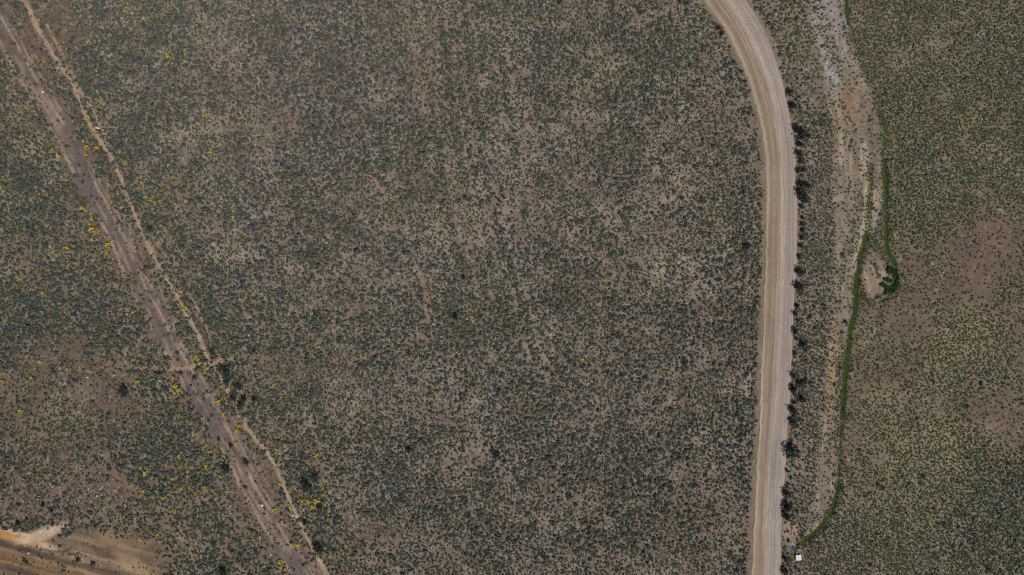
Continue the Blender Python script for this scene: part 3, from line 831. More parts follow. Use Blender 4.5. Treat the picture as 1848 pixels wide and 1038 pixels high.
# ------------------------------------------------------------------ tall bushes: a forked woody stem and a broken crown
def tube(V, F, a, b, ra, rb, sides=5):
    a = np.array(a, float); b = np.array(b, float); d = b - a; d /= np.linalg.norm(d) + 1e-9
    up = np.array([0, 0, 1.0]) if abs(d[2]) < .9 else np.array([1.0, 0, 0])
    u = np.cross(d, up); u /= np.linalg.norm(u); v = np.cross(d, u)
    i = len(V)
    for q, r_ in ((a, ra), (b, rb)):
        for k in range(sides):
            t = 2 * math.pi * k / sides
            V.append(q + (u * math.cos(t) + v * math.sin(t)) * r_)
    for k in range(sides):
        F.append((i + k, i + (k + 1) % sides, i + sides + (k + 1) % sides, i + sides + k))

def bush_meshes(seed, mat, n=760, lobes=9, leaf=.10):
    rng = np.random.default_rng(seed)
    V = []; F = []; P = []; N = []
    tips = []
    for k in range(lobes):
        t = 2 * math.pi * (k + rng.uniform(-.4, .4)) / lobes; r_ = rng.uniform(.25, .80) if k else 0
        z = rng.uniform(.7, 1.55) - .35 * r_
        e = np.array([r_ * math.cos(t), r_ * math.sin(t), z]); m_ = e * np.array([.45, .45, .5]) + rng.normal(0, .05, 3)
        tube(V, F, (rng.normal(0, .05), rng.normal(0, .05), 0), m_, .075, .05); tube(V, F, m_, e, .05, .018)
        for q in range(2):
            e2 = m_ + (e - m_) * .5 + rng.normal(0, .28, 3); e2[2] = max(e2[2], .35)
            tube(V, F, m_ * .4 + e * .6, e2, .03, .012); tips.append((e2, rng.uniform(.16, .28)))
        tips.append((e, rng.uniform(.22, .36)))
    w = np.array([t_[1] ** 2 for t_ in tips]); w /= w.sum()
    for k in rng.choice(len(tips), n, p=w):
        c_, r_ = tips[k]
        d = rng.normal(size=3); d /= np.linalg.norm(d)
        q = c_ + d * r_ * rng.uniform(.3, 1.05); q[2] = max(q[2], .08)
        nn = d * .6 + rng.normal(size=3) * .6; nn[2] = abs(nn[2]); P.append(q); N.append(nn / np.linalg.norm(nn))
    v, f = leaf_quads(np.array(P), np.array(N), leaf, rng)
    return mesh_np('trunk', V, F, [M_BARK]), mesh_np('crown', v, f, [mat])

BUSH_S = [bush_meshes(400 + k, M_BUSH) for k in range(4)]
BUSH_D = [bush_meshes(420 + k, M_DARKBUSH, 760) for k in range(4)]
brng = random.Random(5)
def bush(px, py, r_px, dark, label, group, hs=1.0):
    x, y = W(px, py)
    t, c_ = brng.choice(BUSH_D if dark else BUSH_S)
    R_ = r_px * S
    o = link('bush', None, label, 'bush', group, loc=(x, y, hz(x, y) - .03), rz=brng.uniform(0, 6.28), sc=(R_, R_, R_ * hs))
    link('trunk', t, parent=o); link('crown', c_, parent=o)
    return o

# row along the right edge of the road, top to bottom: x, y, radius px, dark?
ROW = [(1425, 168, 8, 1), (1430, 192, 8, 1), (1440, 234, 9, 1), (1448, 243, 13, 0), (1444, 262, 8, 0), (1441, 277, 8, 1), (1447, 290, 8, 0), (1440, 308, 6, 1), (1452, 306, 5, 1),
       (1446, 333, 8, 1), (1458, 335, 8, 0), (1444, 348, 10, 1), (1453, 360, 11, 0), (1447, 373, 6, 1), (1449, 392, 4, 1), (1450, 404, 5, 1), (1449, 416, 5, 1), (1448, 429, 6, 0),
       (1445, 444, 5, 1), (1443, 463, 5, 1), (1444, 491, 9, 0), (1437, 489, 5, 1), (1440, 517, 10, 1), (1438, 552, 5, 1), (1434, 567, 6, 0), (1440, 578, 4, 1), (1434, 598, 8, 1), (1437, 612, 4, 1), (1449, 622, 8, 0),
       (1434, 636, 4, 1), (1431, 678, 7, 0), (1444, 692, 8, 0), (1430, 702, 9, 1), (1447, 721, 8, 0), (1431, 726, 5, 1), (1430, 741, 9, 1), (1428, 760, 8, 0), (1426, 812, 14, 1),
       (1420, 849, 4.5, 0)]
for i, (px, py, r_, dk) in enumerate(ROW):
    tone = 'dark' if dk else 'grey-green'
    size = 'very large' if r_ >= 12 else 'large' if r_ >= 9 else 'medium' if r_ >= 6 else 'small'
    bush(px, py, r_, dk, '%s %s bush on the right road edge, %s from the top' % (size, tone, ordinal(i)), 'bushes along the right edge of the gravel road', 1.1)
for px, py, r_, dk, lab in [
        (1419, 890, 10, 0, 'round grey-green bush by the road above the double bush'),
        (1418, 914, 11, 1, 'large dark bush by the road, upper of a touching pair'),
        (1418, 931, 9, 1, 'dark bush by the road, lower of a touching pair'),
        (1417, 1007, 6, 1, 'low dark bush left of the white cover beside the road'),
        (1415, 1030, 8, 1, 'dark bush by the road at the bottom edge'),
        (1298, 52, 6, 0, 'grey bush on the left edge of the road bend at the top'),
        (1303, 62, 5, 0, 'smaller grey bush just below another on the left road bend'),
        (1338, 130, 4, 0, 'thin grey bush on the left road edge further down the bend'),
        (1345, 147, 4, 0, 'lower thin grey bush on the left road edge in the bend')]:
    bush(px, py, r_, dk, lab, 'bushes along the gravel road', 1.1)
for px, py, r_, dk, lab in [
        (1347, 446, 8, 0, 'green bush left of the road beside a yellow flower clump'),
        (409, 671, 10, 0, 'topmost big green bush of the group at the path crossing'),
        (411, 690, 10, 0, 'second big green bush of the group below the path crossing'),
        (432, 697, 9, 0, 'big green bush right of the second one by the crossing'),
        (421, 718, 8, 0, 'green bush at the left of the lower bush group by the path'),
        (442, 720, 8, 0, 'green bush in the middle of the lower bush group by the path'),
        (436, 731, 7, 0, 'lowest green bush of the group right of the path'),
        (460, 722, 7, 0, 'green bush at the right end of the lower bush group'),
        (383, 636, 6, 0, 'green bush just above the crossing of trail and path'),
        (327, 674, 4.5, 0, 'small green bush standing in the earth track at the crossing'),
        (351, 682, 5, 0, 'small grey-green bush in the earth track below the trail'),
        (225, 705, 11, 0, 'big green bush left of the track, below the faint trail'),
        (272, 414, 7, 0, 'green bush right of the orange path in the upper left'),
        (823, 573, 8, 0, 'green bush in the centre of the scrub right of the curved trail'),
        (739, 811, 7, 1, 'dark green bush in the lower middle of the scrub'),
        (897, 822, 9, 0, 'large green bush in the lower middle, right of a darker one'),
        (555, 877, 12, 0, 'big round green bush above the row of yellow flowers'),
        (570, 860, 9, 0, 'green bush up and right of the big round bush'),
        (552, 943, 6, 0, 'small green bush by the pale stones at the path end'),
        (578, 915, 7, 0, 'green bush right below the brightest yellow flowers'),
        (577, 990, 11, 0, 'big green bush right of the path near the bottom edge'),
        (837, 500, 4, 1, 'small dark bush in the centre right of the curved trail top'),
        (404, 1030, 8, 1, 'dark bush at the bottom edge left of the earth track'),
        (410, 847, 10, 0, 'big green bush on the left rim of the earth track'),
        (443, 833, 7, 0, 'green bush on the right rim of the earth track'),
        (417, 805, 5, 0, 'small green bush in the earth track above two larger ones'),
        (395, 793, 4, 0, 'upper small green bush at the left of the earth track'),
        (80, 911, 5, 1, 'dark bush among the pale stones at the lower left'),
        (35, 944, 6, 1, 'dark bush just above the orange bank at the lower left'),
        (96, 921, 5, 0, 'grey bush among stones right of the dark one, lower left'),
        (139, 1012, 6, 0, 'left grey-green bush of two on the ridged dirt road'),
        (166, 1019, 6, 0, 'right grey-green bush of two on the ridged dirt road'),
        (459, 633, 4, 1, 'dark little bush right of the crossing above the trail'),
        (1515, 663, 3.2, 1, 'single dark bush on the tan strip left of the green ditch'),
        (1525, 580, 3.5, 1, 'dark slim bush on the left rim of the green ditch')]:
    bush(px, py, r_, dk, lab, 'tall bushes standing in the scrub', .95)

# ------------------------------------------------------------------ yellow flower clumps
TILES = {  # tile origin in the photograph: (x, y) positions in the tile enlarged four times; a third number marks the larger clumps
    (0, 0): [(35, 50), (130, 35), (905, 80, 1.3), (1110, 90), (1215, 32), (1040, 130, 1.1), (820, 95), (1130, 158), (1250, 115), (150, 180), (95, 305), (20, 440), (325, 440, 1.1), (470, 522, 1.2),
             (290, 535), (700, 503, 1.2), (1000, 373), (1215, 400, 1.5), (1240, 395), (1297, 430), (1345, 330), (1335, 365, 1.1), (1430, 345), (1360, 570), (1520, 655, 1.1), (1240, 690), (1425, 705),
             (735, 755, 1.2), (545, 670), (625, 865, 1.3), (120, 672, 1.1), (160, 980, 1.2), (605, 955), (670, 965, 1.2), (625, 995), (1475, 830, 1.2), (1725, 890, 1.1), (1770, 895, 1.2), (1415, 965), (1718, 555),
             (1780, 245), (1750, 740), (330, 995), (30, 500), (60, 475), (230, 795), (350, 665), (1760, 930), (1635, 890)],
    (462, 0): [(250, 12), (437, 40), (520, 80), (1090, 130), (1085, 170), (1490, 130, 1.1), (1525, 135), (1120, 60), (1135, 160), (1660, 130), (785, 232), (775, 322), (995, 315), (1090, 355), (1340, 355, 1.1),
               (1000, 432), (1130, 503), (1325, 548, 1.1), (1210, 668, 1.1), (1470, 810, 1.1), (1650, 835), (1355, 945), (1605, 590), (1610, 530), (1540, 500), (12, 960), (255, 718), (1545, 770), (1705, 900), (1240, 962), (540, 900)],
    (924, 0): [(1195, 20), (1215, 100, 1.1), (625, 468, 1.5), (380, 535, 1.2), (520, 578), (535, 642), (570, 690, 1.1), (155, 628), (232, 715), (345, 765), (135, 880, 1.2), (1170, 600, 1.1), (1060, 785), (1320, 755, 1.1),
               (1325, 965, 1.2), (1355, 435), (1060, 710), (885, 425), (735, 518), (1250, 290), (1130, 55)],
    (1386, 0): [(145, 70, 1.2), (272, 415), (1255, 155)],
    (0, 260): [(425, 82, 1.6), (375, 38), (625, 25, 1.5), (695, 38, 1.6), (620, 70, 1.1), (860, 58, 1.2), (905, 138, 1.2), (800, 180), (1515, 70, 1.5), (1590, 118), (1250, 235, 1.1), (1020, 278, 1.4), (1045, 388, 1.2), (1080, 405, 1.2),
               (1105, 425, 1.4), (1340, 408, 1.3), (1675, 532, 1.2), (1635, 485), (1490, 845, 1.2), (1210, 570), (480, 258, 1.1), (778, 366, 1.2), (590, 460, 1.5), (610, 470, 1.1), (665, 540, 1.3), (585, 538), (648, 572, 1.1), (660, 620, 1.6),
               (700, 635, 1.3), (670, 688, 1.1), (775, 730, 1.5), (765, 785, 1.3), (480, 755, 1.4), (415, 798, 1.1), (545, 770), (535, 855, 1.1), (540, 815), (735, 870), (800, 900, 1.2), (975, 765, 1.1), (140, 980, 1.2), (38, 985, 1.1), (65, 840), (15, 315, 1.1),
               (270, 685), (295, 697), (325, 660), (370, 600), (490, 420), (320, 340), (150, 25), (1185, 25), (1425, 42), (1165, 145), (1305, 293), (1745, 295), (1760, 650), (1335, 245), (1255, 1030), (1175, 595)],
    (462, 260): [(503, 278, 1.1), (450, 285), (978, 392, 1.4), (1100, 518, 1.4), (1088, 490), (265, 510, 1.1), (355, 508), (430, 572, 1.1), (120, 627, 1.2), (385, 880), (1360, 468, 1.1), (1600, 590), (1180, 680), (140, 230), (320, 230), (985, 500), (1655, 190)],
    (924, 260): [(520, 40, 1.2), (292, 185), (790, 200, 1.1), (970, 185), (1415, 230), (688, 348), (1445, 500), (1480, 575, 1.2), (1490, 640), (1640, 705, 1.4), (280, 577, 1.1), (175, 678, 1.1), (70, 785), (670, 975, 1.1), (685, 950), (868, 815), (1480, 900), (1490, 355)],
    (1386, 260): [(910, 652, 1.5), (465, 90, 1.1), (470, 205)],
    (0, 520): [(300, 28, 1.3), (45, 12), (385, 115, 1.2), (362, 153), (45, 230, 1.2), (102, 165), (970, 173, 1.2), (912, 192, 1.1), (730, 407, 1.1), (295, 530, 1.5), (485, 585, 1.1), (462, 610), (225, 638, 1.2), (20, 670, 1.3), (160, 882, 1.5), (820, 620, 1.4),
               (985, 670, 1.4), (1413, 492, 1.4), (1418, 515, 1.4), (1495, 570, 1.5), (1523, 593), (1190, 628, 1.1), (1250, 650, 1.2), (1150, 658, 1.1), (1265, 705, 1.6), (1290, 730, 1.7), (1270, 750, 1.6), (1505, 757, 1.2), (1570, 805, 1.7), (1580, 825, 1.5),
               (1590, 718, 1.1), (1618, 913, 1.5), (1630, 795, 1.1), (1637, 825, 1.1), (1722, 990, 1.3), (1710, 1020, 1.3), (1330, 145, 1.5), (1305, 25, 1.1), (1240, 20), (1828, 45, 1.1), (1720, 668, 1.1), (960, 465), (1005, 490, 1.2), (1270, 935), (1075, 740),
               (480, 485), (840, 370), (850, 245), (370, 700), (1450, 930), (1745, 720)],
    (462, 520): [(730, 293, 1.2), (755, 315, 1.2), (470, 350), (520, 330), (450, 420, 1.1), (90, 492), (138, 695, 1.4), (768, 825, 1.1), (780, 965, 1.2), (115, 885, 1.1), (697, 705), (1525, 215, 1.1), (1480, 300), (1605, 645, 1.1), (1560, 1005), (1755, 48, 1.1),
                 (1825, 420), (985, 360), (1080, 293), (220, 25), (212, 100), (125, 163), (45, 215), (415, 348), (920, 870), (1290, 455)],
    (924, 520): [(295, 473, 1.3), (735, 290, 1.1), (710, 235, 1.1), (505, 520, 1.1), (1205, 40), (1095, 80), (1095, 40), (1020, 55), (45, 180), (90, 230), (25, 620), (20, 755), (90, 715), (235, 910), (685, 945, 1.1), (745, 980), (1355, 920, 1.1), (1515, 770), (1460, 460)],
    (0, 778): [(138, 92, 1.1), (1290, 182, 1.3), (1050, 300, 1.5), (1045, 320, 1.1), (1355, 290, 1.1), (1240, 340, 1.1), (1310, 412, 1.1), (1480, 410, 1.2), (1490, 100, 1.3), (1515, 150, 1.1), (1485, 250, 1.1), (1255, 75), (1180, 480, 1.1), (1245, 465, 1.1), (1270, 512), (1260, 573, 1.2),
               (1070, 627, 1.1), (1165, 620), (1135, 748, 1.2), (1010, 775, 1.4), (1040, 435, 1.2), (1290, 878), (1260, 960), (1575, 940), (1640, 410, 1.1), (1695, 465), (665, 495), (1705, 5, 1.1)],
    (462, 778): [(455, 168, 1.2), (490, 148), (690, 110, 1.1), (825, 237), (1090, 225, 1.2), (408, 375), (485, 460, 1.3), (335, 500, 1.3), (375, 505, 1.3), (428, 508, 1.5), (445, 516, 1.5), (405, 545, 1.5), (495, 535, 1.1), (130, 575, 1.5), (200, 660, 1.5), (275, 820, 1.2), (305, 820, 1.2),
                 (183, 940, 1.4), (185, 980, 1.2), (210, 995, 1.1), (655, 828, 1.1), (670, 910, 1.1), (805, 485, 1.1), (745, 450), (1155, 812), (1775, 512, 1.1), (1820, 640, 1.1), (1670, 225), (1330, 95), (820, 95), (515, 605), (530, 600), (495, 615), (30, 765, 1.2), (150, 130, 1.1), (228, 335),
                 (175, 380, 1.2), (395, 615), (180, 60), (250, 550, 1.1), (630, 655), (710, 635)],
    (924, 778): [(105, 85, 1.1), (230, 92, 1.1), (130, 75), (325, 90), (210, 220), (55, 258), (295, 292), (245, 345), (185, 320), (940, 247, 1.2), (850, 292), (1130, 250), (1285, 448), (1235, 540), (1240, 638, 1.1), (385, 693, 1.2), (62, 600, 1.2), (105, 938, 1.2), (170, 620), (1620, 750), (1220, 795), (935, 880)],
    (1386, 778): [(1350, 620), (1200, 450), (1430, 125), (1740, 350), (1755, 775)],
}
def flower_meshes(seed, pale=False):
    rng = np.random.default_rng(seed)
    lv = shrub_mesh('leaves', [M_FLEAF], seed + 1, 44, .36, .55, 2, .3)
    V = []; F = []
    for k in range(17 if not pale else 9):
        t = rng.uniform(0, 6.28); r_ = .82 * rng.uniform(0, 1) ** .5
        c_ = np.array([r_ * math.cos(t), r_ * math.sin(t), .66 + .22 * rng.uniform() - .25 * r_])
        nn = np.array([rng.normal(0, .35), rng.normal(0, .35), 1.0]); nn /= np.linalg.norm(nn)
        u = np.cross(nn, [0, 1, 0]); u /= np.linalg.norm(u); v = np.cross(nn, u); R_ = rng.uniform(.15, .24)
        i = len(V); V.append(c_ + nn * .03)
        for q in range(8):
            a = q * math.pi / 4; rr_ = R_ * (1.0 if q % 2 else .78)
            V.append(c_ + (u * math.cos(a) + v * math.sin(a)) * rr_)
        for q in range(8): F.append((i, i + 1 + q, i + 1 + (q + 1) % 8))
    return lv, mesh_np('blossoms', V, F, [M_FLOWER_P if pale else M_FLOWER])
FLW = [flower_meshes(500 + 10 * k) for k in range(5)]
FLP = [flower_meshes(560 + 10 * k, True) for k in range(4)]
def joined(pair, k):
    a, b = pair
    va = np.empty(len(a.vertices) * 3, np.float32); a.vertices.foreach_get('co', va)
    vb = np.empty(len(b.vertices) * 3, np.float32); b.vertices.foreach_get('co', vb)
    na_ = len(a.vertices)
    F = [tuple(p_.vertices) for p_ in a.polygons] + [tuple(i + na_ for i in p_.vertices) for p_ in b.polygons]
    return mesh_np('flower_clump', np.concatenate([va, vb]).reshape(-1, 3), F, [a.materials[0], b.materials[0]],
                   [0] * len(a.polygons) + [1] * len(b.polygons))
FLWJ = [joined(f, k) for k, f in enumerate(FLW)]
FLPJ = [joined(f, k) for k, f in enumerate(FLP)]

flowers = []
for (ox, oy), L in TILES.items():
    for t in L:
        flowers.append((ox + t[0] / 3.992, oy + t[1] / 3.992, t[2] if len(t) > 2 else .85))
flowers.sort(key=lambda f: -f[2])
UNIQUE = {(1265, 705): 'top clump of the largest yellow flower patch left of the track crossing',
          (1290, 730): 'right clump of the largest yellow flower patch left of the track crossing',
          (1270, 750): 'bottom clump of the largest yellow flower patch left of the track crossing',
          (1413, 492): 'upper of two touching yellow flower clumps above the trail crossing',
          (1418, 515): 'lower of two touching yellow flower clumps above the trail crossing',
          (1495, 570): 'yellow flower clump lying on the crossing of trail and orange path'}
frng = random.Random(9)
FL_ = flowers[:300]
FLAB = number_labels([(f[0], 'bright yellow flower clump' if f[2] >= 1.3 else 'yellow flower clump' if f[2] >= 1.1 else 'small yellow flower clump', zone(f[0], f[1])) for f in FL_])
for i, (px, py, s_) in enumerate(flowers[:300]):
    x, y = W(px, py)
    R_ = .36 * s_ ** 1.1 * (1 if px < 620 else .85) * frng.uniform(.92, 1.08)
    lab = FLAB[i]
    for (ux, uy), ul in UNIQUE.items():
        if abs(ux / 3.992 - px) < .3 and abs(520 + uy / 3.992 - py) < .3: lab = ul
    pale = s_ < 1.1 and frng.random() < .7
    k = frng.randrange(5 if not pale else 4)
    loc = (x, y, hz(x, y) - .02); rz = frng.uniform(0, 6.28)
    if s_ >= 1.2:
        o = link('flower_clump', None, lab, 'flowers', 'yellow flowering clumps', loc=loc, rz=rz, sc=R_)
        link('leaves', FLW[k][0], parent=o); link('blossoms', FLW[k][1], parent=o)
    else:
        link('flower_clump', (FLPJ if pale else FLWJ)[k], lab, 'flowers', 'yellow flowering clumps', loc=loc, rz=rz, sc=R_)
rest = np.array([W(f[0], f[1]) for f in flowers[300:]])
# sparse single blooms the photograph shows only as specks
p, rng = jitter(1.3, 16, .6)
X, Y, M, clear, den = veg_maps(p)
sp = .010 + .05 * sm(.55, .72, fbm(X, Y, 60, 351, 3)) * (1 - .8 * sm(1440, 1500, X)) + .05 * ell(X, Y, 1790, 900, 70, 110, 0, seed=352) + .03 * M['left']
k = rng.uniform(size=len(p)) < sp * clear
pts = np.concatenate([rest, p[k]]) if len(rest) else p[k]
scatter('small_flowers', FLPJ, pts, np.concatenate([np.full(len(rest), .34), rng.uniform(.16, .28, k.sum())]), 'tiny pale yellow flowers dotted through the scrub', 'flowers', 27)

# ------------------------------------------------------------------ stones
def stone_mesh(seed):
    rng = np.random.default_rng(seed)
    bm = bmesh.new(); bmesh.ops.create_icosphere(bm, subdivisions=1, radius=1)
    for v in bm.verts:
        v.co *= rng.uniform(.7, 1.15); v.co.z *= .55; v.co.z += .25
    me = bpy.data.meshes.new('stone'); bm.to_mesh(me); bm.free(); me.materials.append(M_STONE)
    return me
STN = [stone_mesh(600 + k) for k in range(5)]
srng = random.Random(11)
STONES = [((75, 165), .30, 'white stone lying on the upper earth track'), ((176, 231), .55, 'long flat pale rock on the orange path'),
          ((473, 913), .28, 'white triangular stone on the earth track near the bottom'), ((528, 931), .22, 'white stone at the end of the orange path, left of two'),
          ((534, 933), .24, 'white stone at the end of the orange path, right of two'), ((552, 918), .14, 'small white stone left of the bright yellow flowers'),
          ((172, 878), .18, 'bright white stone at the left of the stony ground'), ((181, 854), .18, 'white stone on top of the stony ground'), ((151, 871), .14, 'small white stone left of others on stony ground'),
          ((175, 895), .16, 'white stone at the lower end of the stony ground'), ((55, 905), .17, 'white stone left in the stony ground at far left'), ((68, 838), .16, 'white stone highest at the far left'),
          ((145, 897), .15, 'white stone in the green patch of stony ground'), ((408, 930), .17, 'white stone left of the earth track near the bottom'), ((434, 939), .14, 'white stone right of another near the bottom track'),
          ((404, 960), .13, 'small white stone lowest of three near the bottom track'), ((49, 1000), .20, 'white stone on the ridged dirt road'), ((67, 988), .22, 'white stone on the bank above the ridged dirt road'),
          ((1363, 917), .16, 'white stone on the left edge of the road near the bottom'), ((1626, 468), .17, 'white stone right of the bend in the green ditch'),
          ((1752, 510), .17, 'white stone in the middle of the brown ground at right'), ((1808, 590), .18, 'white stone near the right edge of the brown ground'), ((1724, 585), .14, 'small white stone in the right field centre'),
          ((1692, 570), .14, 'small white stone left in the right field'), ((1683, 684), .14, 'small white stone in the golden grass at right'), ((1681, 42), .17, 'white stone in the olive grass at upper right'),
          ((1785, 46), .13, 'small white stone near the upper right corner'), ((1619, 7), .22, 'white stone at the top edge right of the ditch'), ((205, 231), .16, 'pale stone right of the orange path in the upper left'),
          ((158, 681), .34, 'thin pale slab left of the track below the faint trail'), ((385, 525), .2, 'pale stone right of the orange path above the crossing'), ((447, 607), .3, 'cluster-like pale rock right of the crossing')]
for (px, py), r_, lab in STONES:
    x, y = W(px, py)
    flat = .5 if r_ > .28 else 1
    link('stone', srng.choice(STN), lab, 'stone', 'pale stones', loc=(x, y, hz(x, y) - .02), rz=srng.uniform(0, 6.28), sc=(r_, r_ * (.4 if 'long' in lab or 'thin' in lab else .8), r_ * .8 * flat))
p, rng = jitter(.45, 17, .6)
X = p[:, 0] / S + 924; Y = 519 - p[:, 1] / S
pb = .42 * ell(X, Y, 150, 885, 60, 42, -10, seed=361) + .34 * ell(X, Y, 60, 905, 60, 40, 0, seed=362) + .2 * ell(X, Y, 40, 985, 60, 8, 14, seed=363) \
    + .05 * ell(X, Y, 410, 935, 40, 30, 0, seed=364) + .03 * ell(X, Y, 1700, 560, 130, 150, 0, seed=365) + .03 * ell(X, Y, 480, 910, 25, 25, 0, seed=366) \
    + .05 * sm(.66, .78, fbm(X, Y, 40, 367, 3)) * (X < 560)
u_, a_, b_ = road_u(X, Y)
k = (rng.uniform(size=len(p)) < pb) & ((X < a_ - 4) | (X > b_ + 4))
scatter('pale_pebbles', STN, p[k], .045 + .07 * rng.uniform(size=k.sum()) ** 2, 'small pale stones strewn over bare ground', 'stones', 28)

# ------------------------------------------------------------------ white utility cover beside the road
M_WHITE = plain_material('white paint', (.52, .54, .56), .5, .4, .15)
M_GREY = plain_material('galvanised metal', (.35, .36, .37), .4, .5, .1)
M_BLUE = plain_material('blue panel', (.13, .22, .46), .35, .5, .06)
def box_bm(bm, cx, cy, cz, sx, sy, sz, taper=1.0, rot=None):
    r_ = bmesh.ops.create_cube(bm, size=1)
    for v in r_['verts']:
        k = taper if v.co.z > 0 else 1
        v.co = Vector((v.co.x * sx * k, v.co.y * sy * k, v.co.z * sz))
        if rot: v.co = rot @ v.co
        v.co += Vector((cx, cy, cz))
    return r_['verts']
def bm_obj(name, build, mat, parent, bevel=.015):
    bm = bmesh.new(); build(bm)
    if bevel: bmesh.ops.bevel(bm, geom=list(bm.edges), offset=bevel, segments=2, affect='EDGES', clamp_overlap=True)
    me = bpy.data.meshes.new(name); bm.to_mesh(me); bm.free(); me.materials.append(mat)
    return link(name, me, parent=parent)
x, y = W(1440.5, 1006)
uc = link('utility_cover', None, 'low white square utility cover right of the road near the bottom', 'utility box', loc=(x, y, hz(x, y)), rz=math.radians(5))
bm_obj('base', lambda bm: box_bm(bm, 0, 0, .13, .92, .95, .34, .97), M_WHITE, uc)
for sx in (-.245, .245):
    bm_obj('lid', lambda bm: box_bm(bm, sx, 0, .325, .465, .99, .05), M_WHITE, uc, .012)
for sx in (-.3, .3):
    bm_obj('handle', lambda bm: box_bm(bm, sx, -.40, .36, .12, .04, .03), M_GREY, uc, .006)

# blue panel with a white edge on two posts, tilted
x, y = W(1427, 980.5)
sg = link('panel_sign', None, 'tilted blue panel with a white edge on posts beside the road', 'sign', loc=(x, y, hz(x, y)), rz=math.radians(-36))
tilt = Matrix.Rotation(math.radians(48), 4, 'X')
def at_tilt(v): return tilt @ Vector(v) + Vector((0, 0, .78))
def panel(bm): box_bm(bm, 0, 0, .78, .62, .74, .03, 1, tilt)
bm_obj('panel', panel, M_BLUE, sg, .006)
def rim(bm):
    for cx, cy, sx, sy in ((0, .40, .70, .08), (0, -.385, .66, .035), (-.325, 0, .035, .735), (.325, 0, .035, .735)):
        c_ = at_tilt((cx, cy, .003)); box_bm(bm, c_.x, c_.y, c_.z, sx, sy, .045, 1, tilt)
bm_obj('frame', rim, M_WHITE, sg, 0)
for sx in (-.22, .22):
    def post(bm):
        box_bm(bm, sx, .16, .42, .05, .05, 1.0)
    bm_obj('post', post, M_GREY, sg, .006)

# ------------------------------------------------------------------ two people standing in the scrub
M_SKIN = plain_material('skin', (.42, .25, .17), .6, .3, .06)
M_BLACK = plain_material('black cloth', (.012, .012, .014), .9, .1, .2)
M_NAVY = plain_material('dark blue denim', (.025, .032, .055), .9, .1, .2)
M_SHIRT = plain_material('white cotton', (.74, .74, .76), .85, .2, .05)
M_SHOE = plain_material('shoe leather', (.05, .04, .035), .7, .2, .2)
M_HAIR = plain_material('dark hair', (.02, .015, .012), .6, .3, .3, 20)

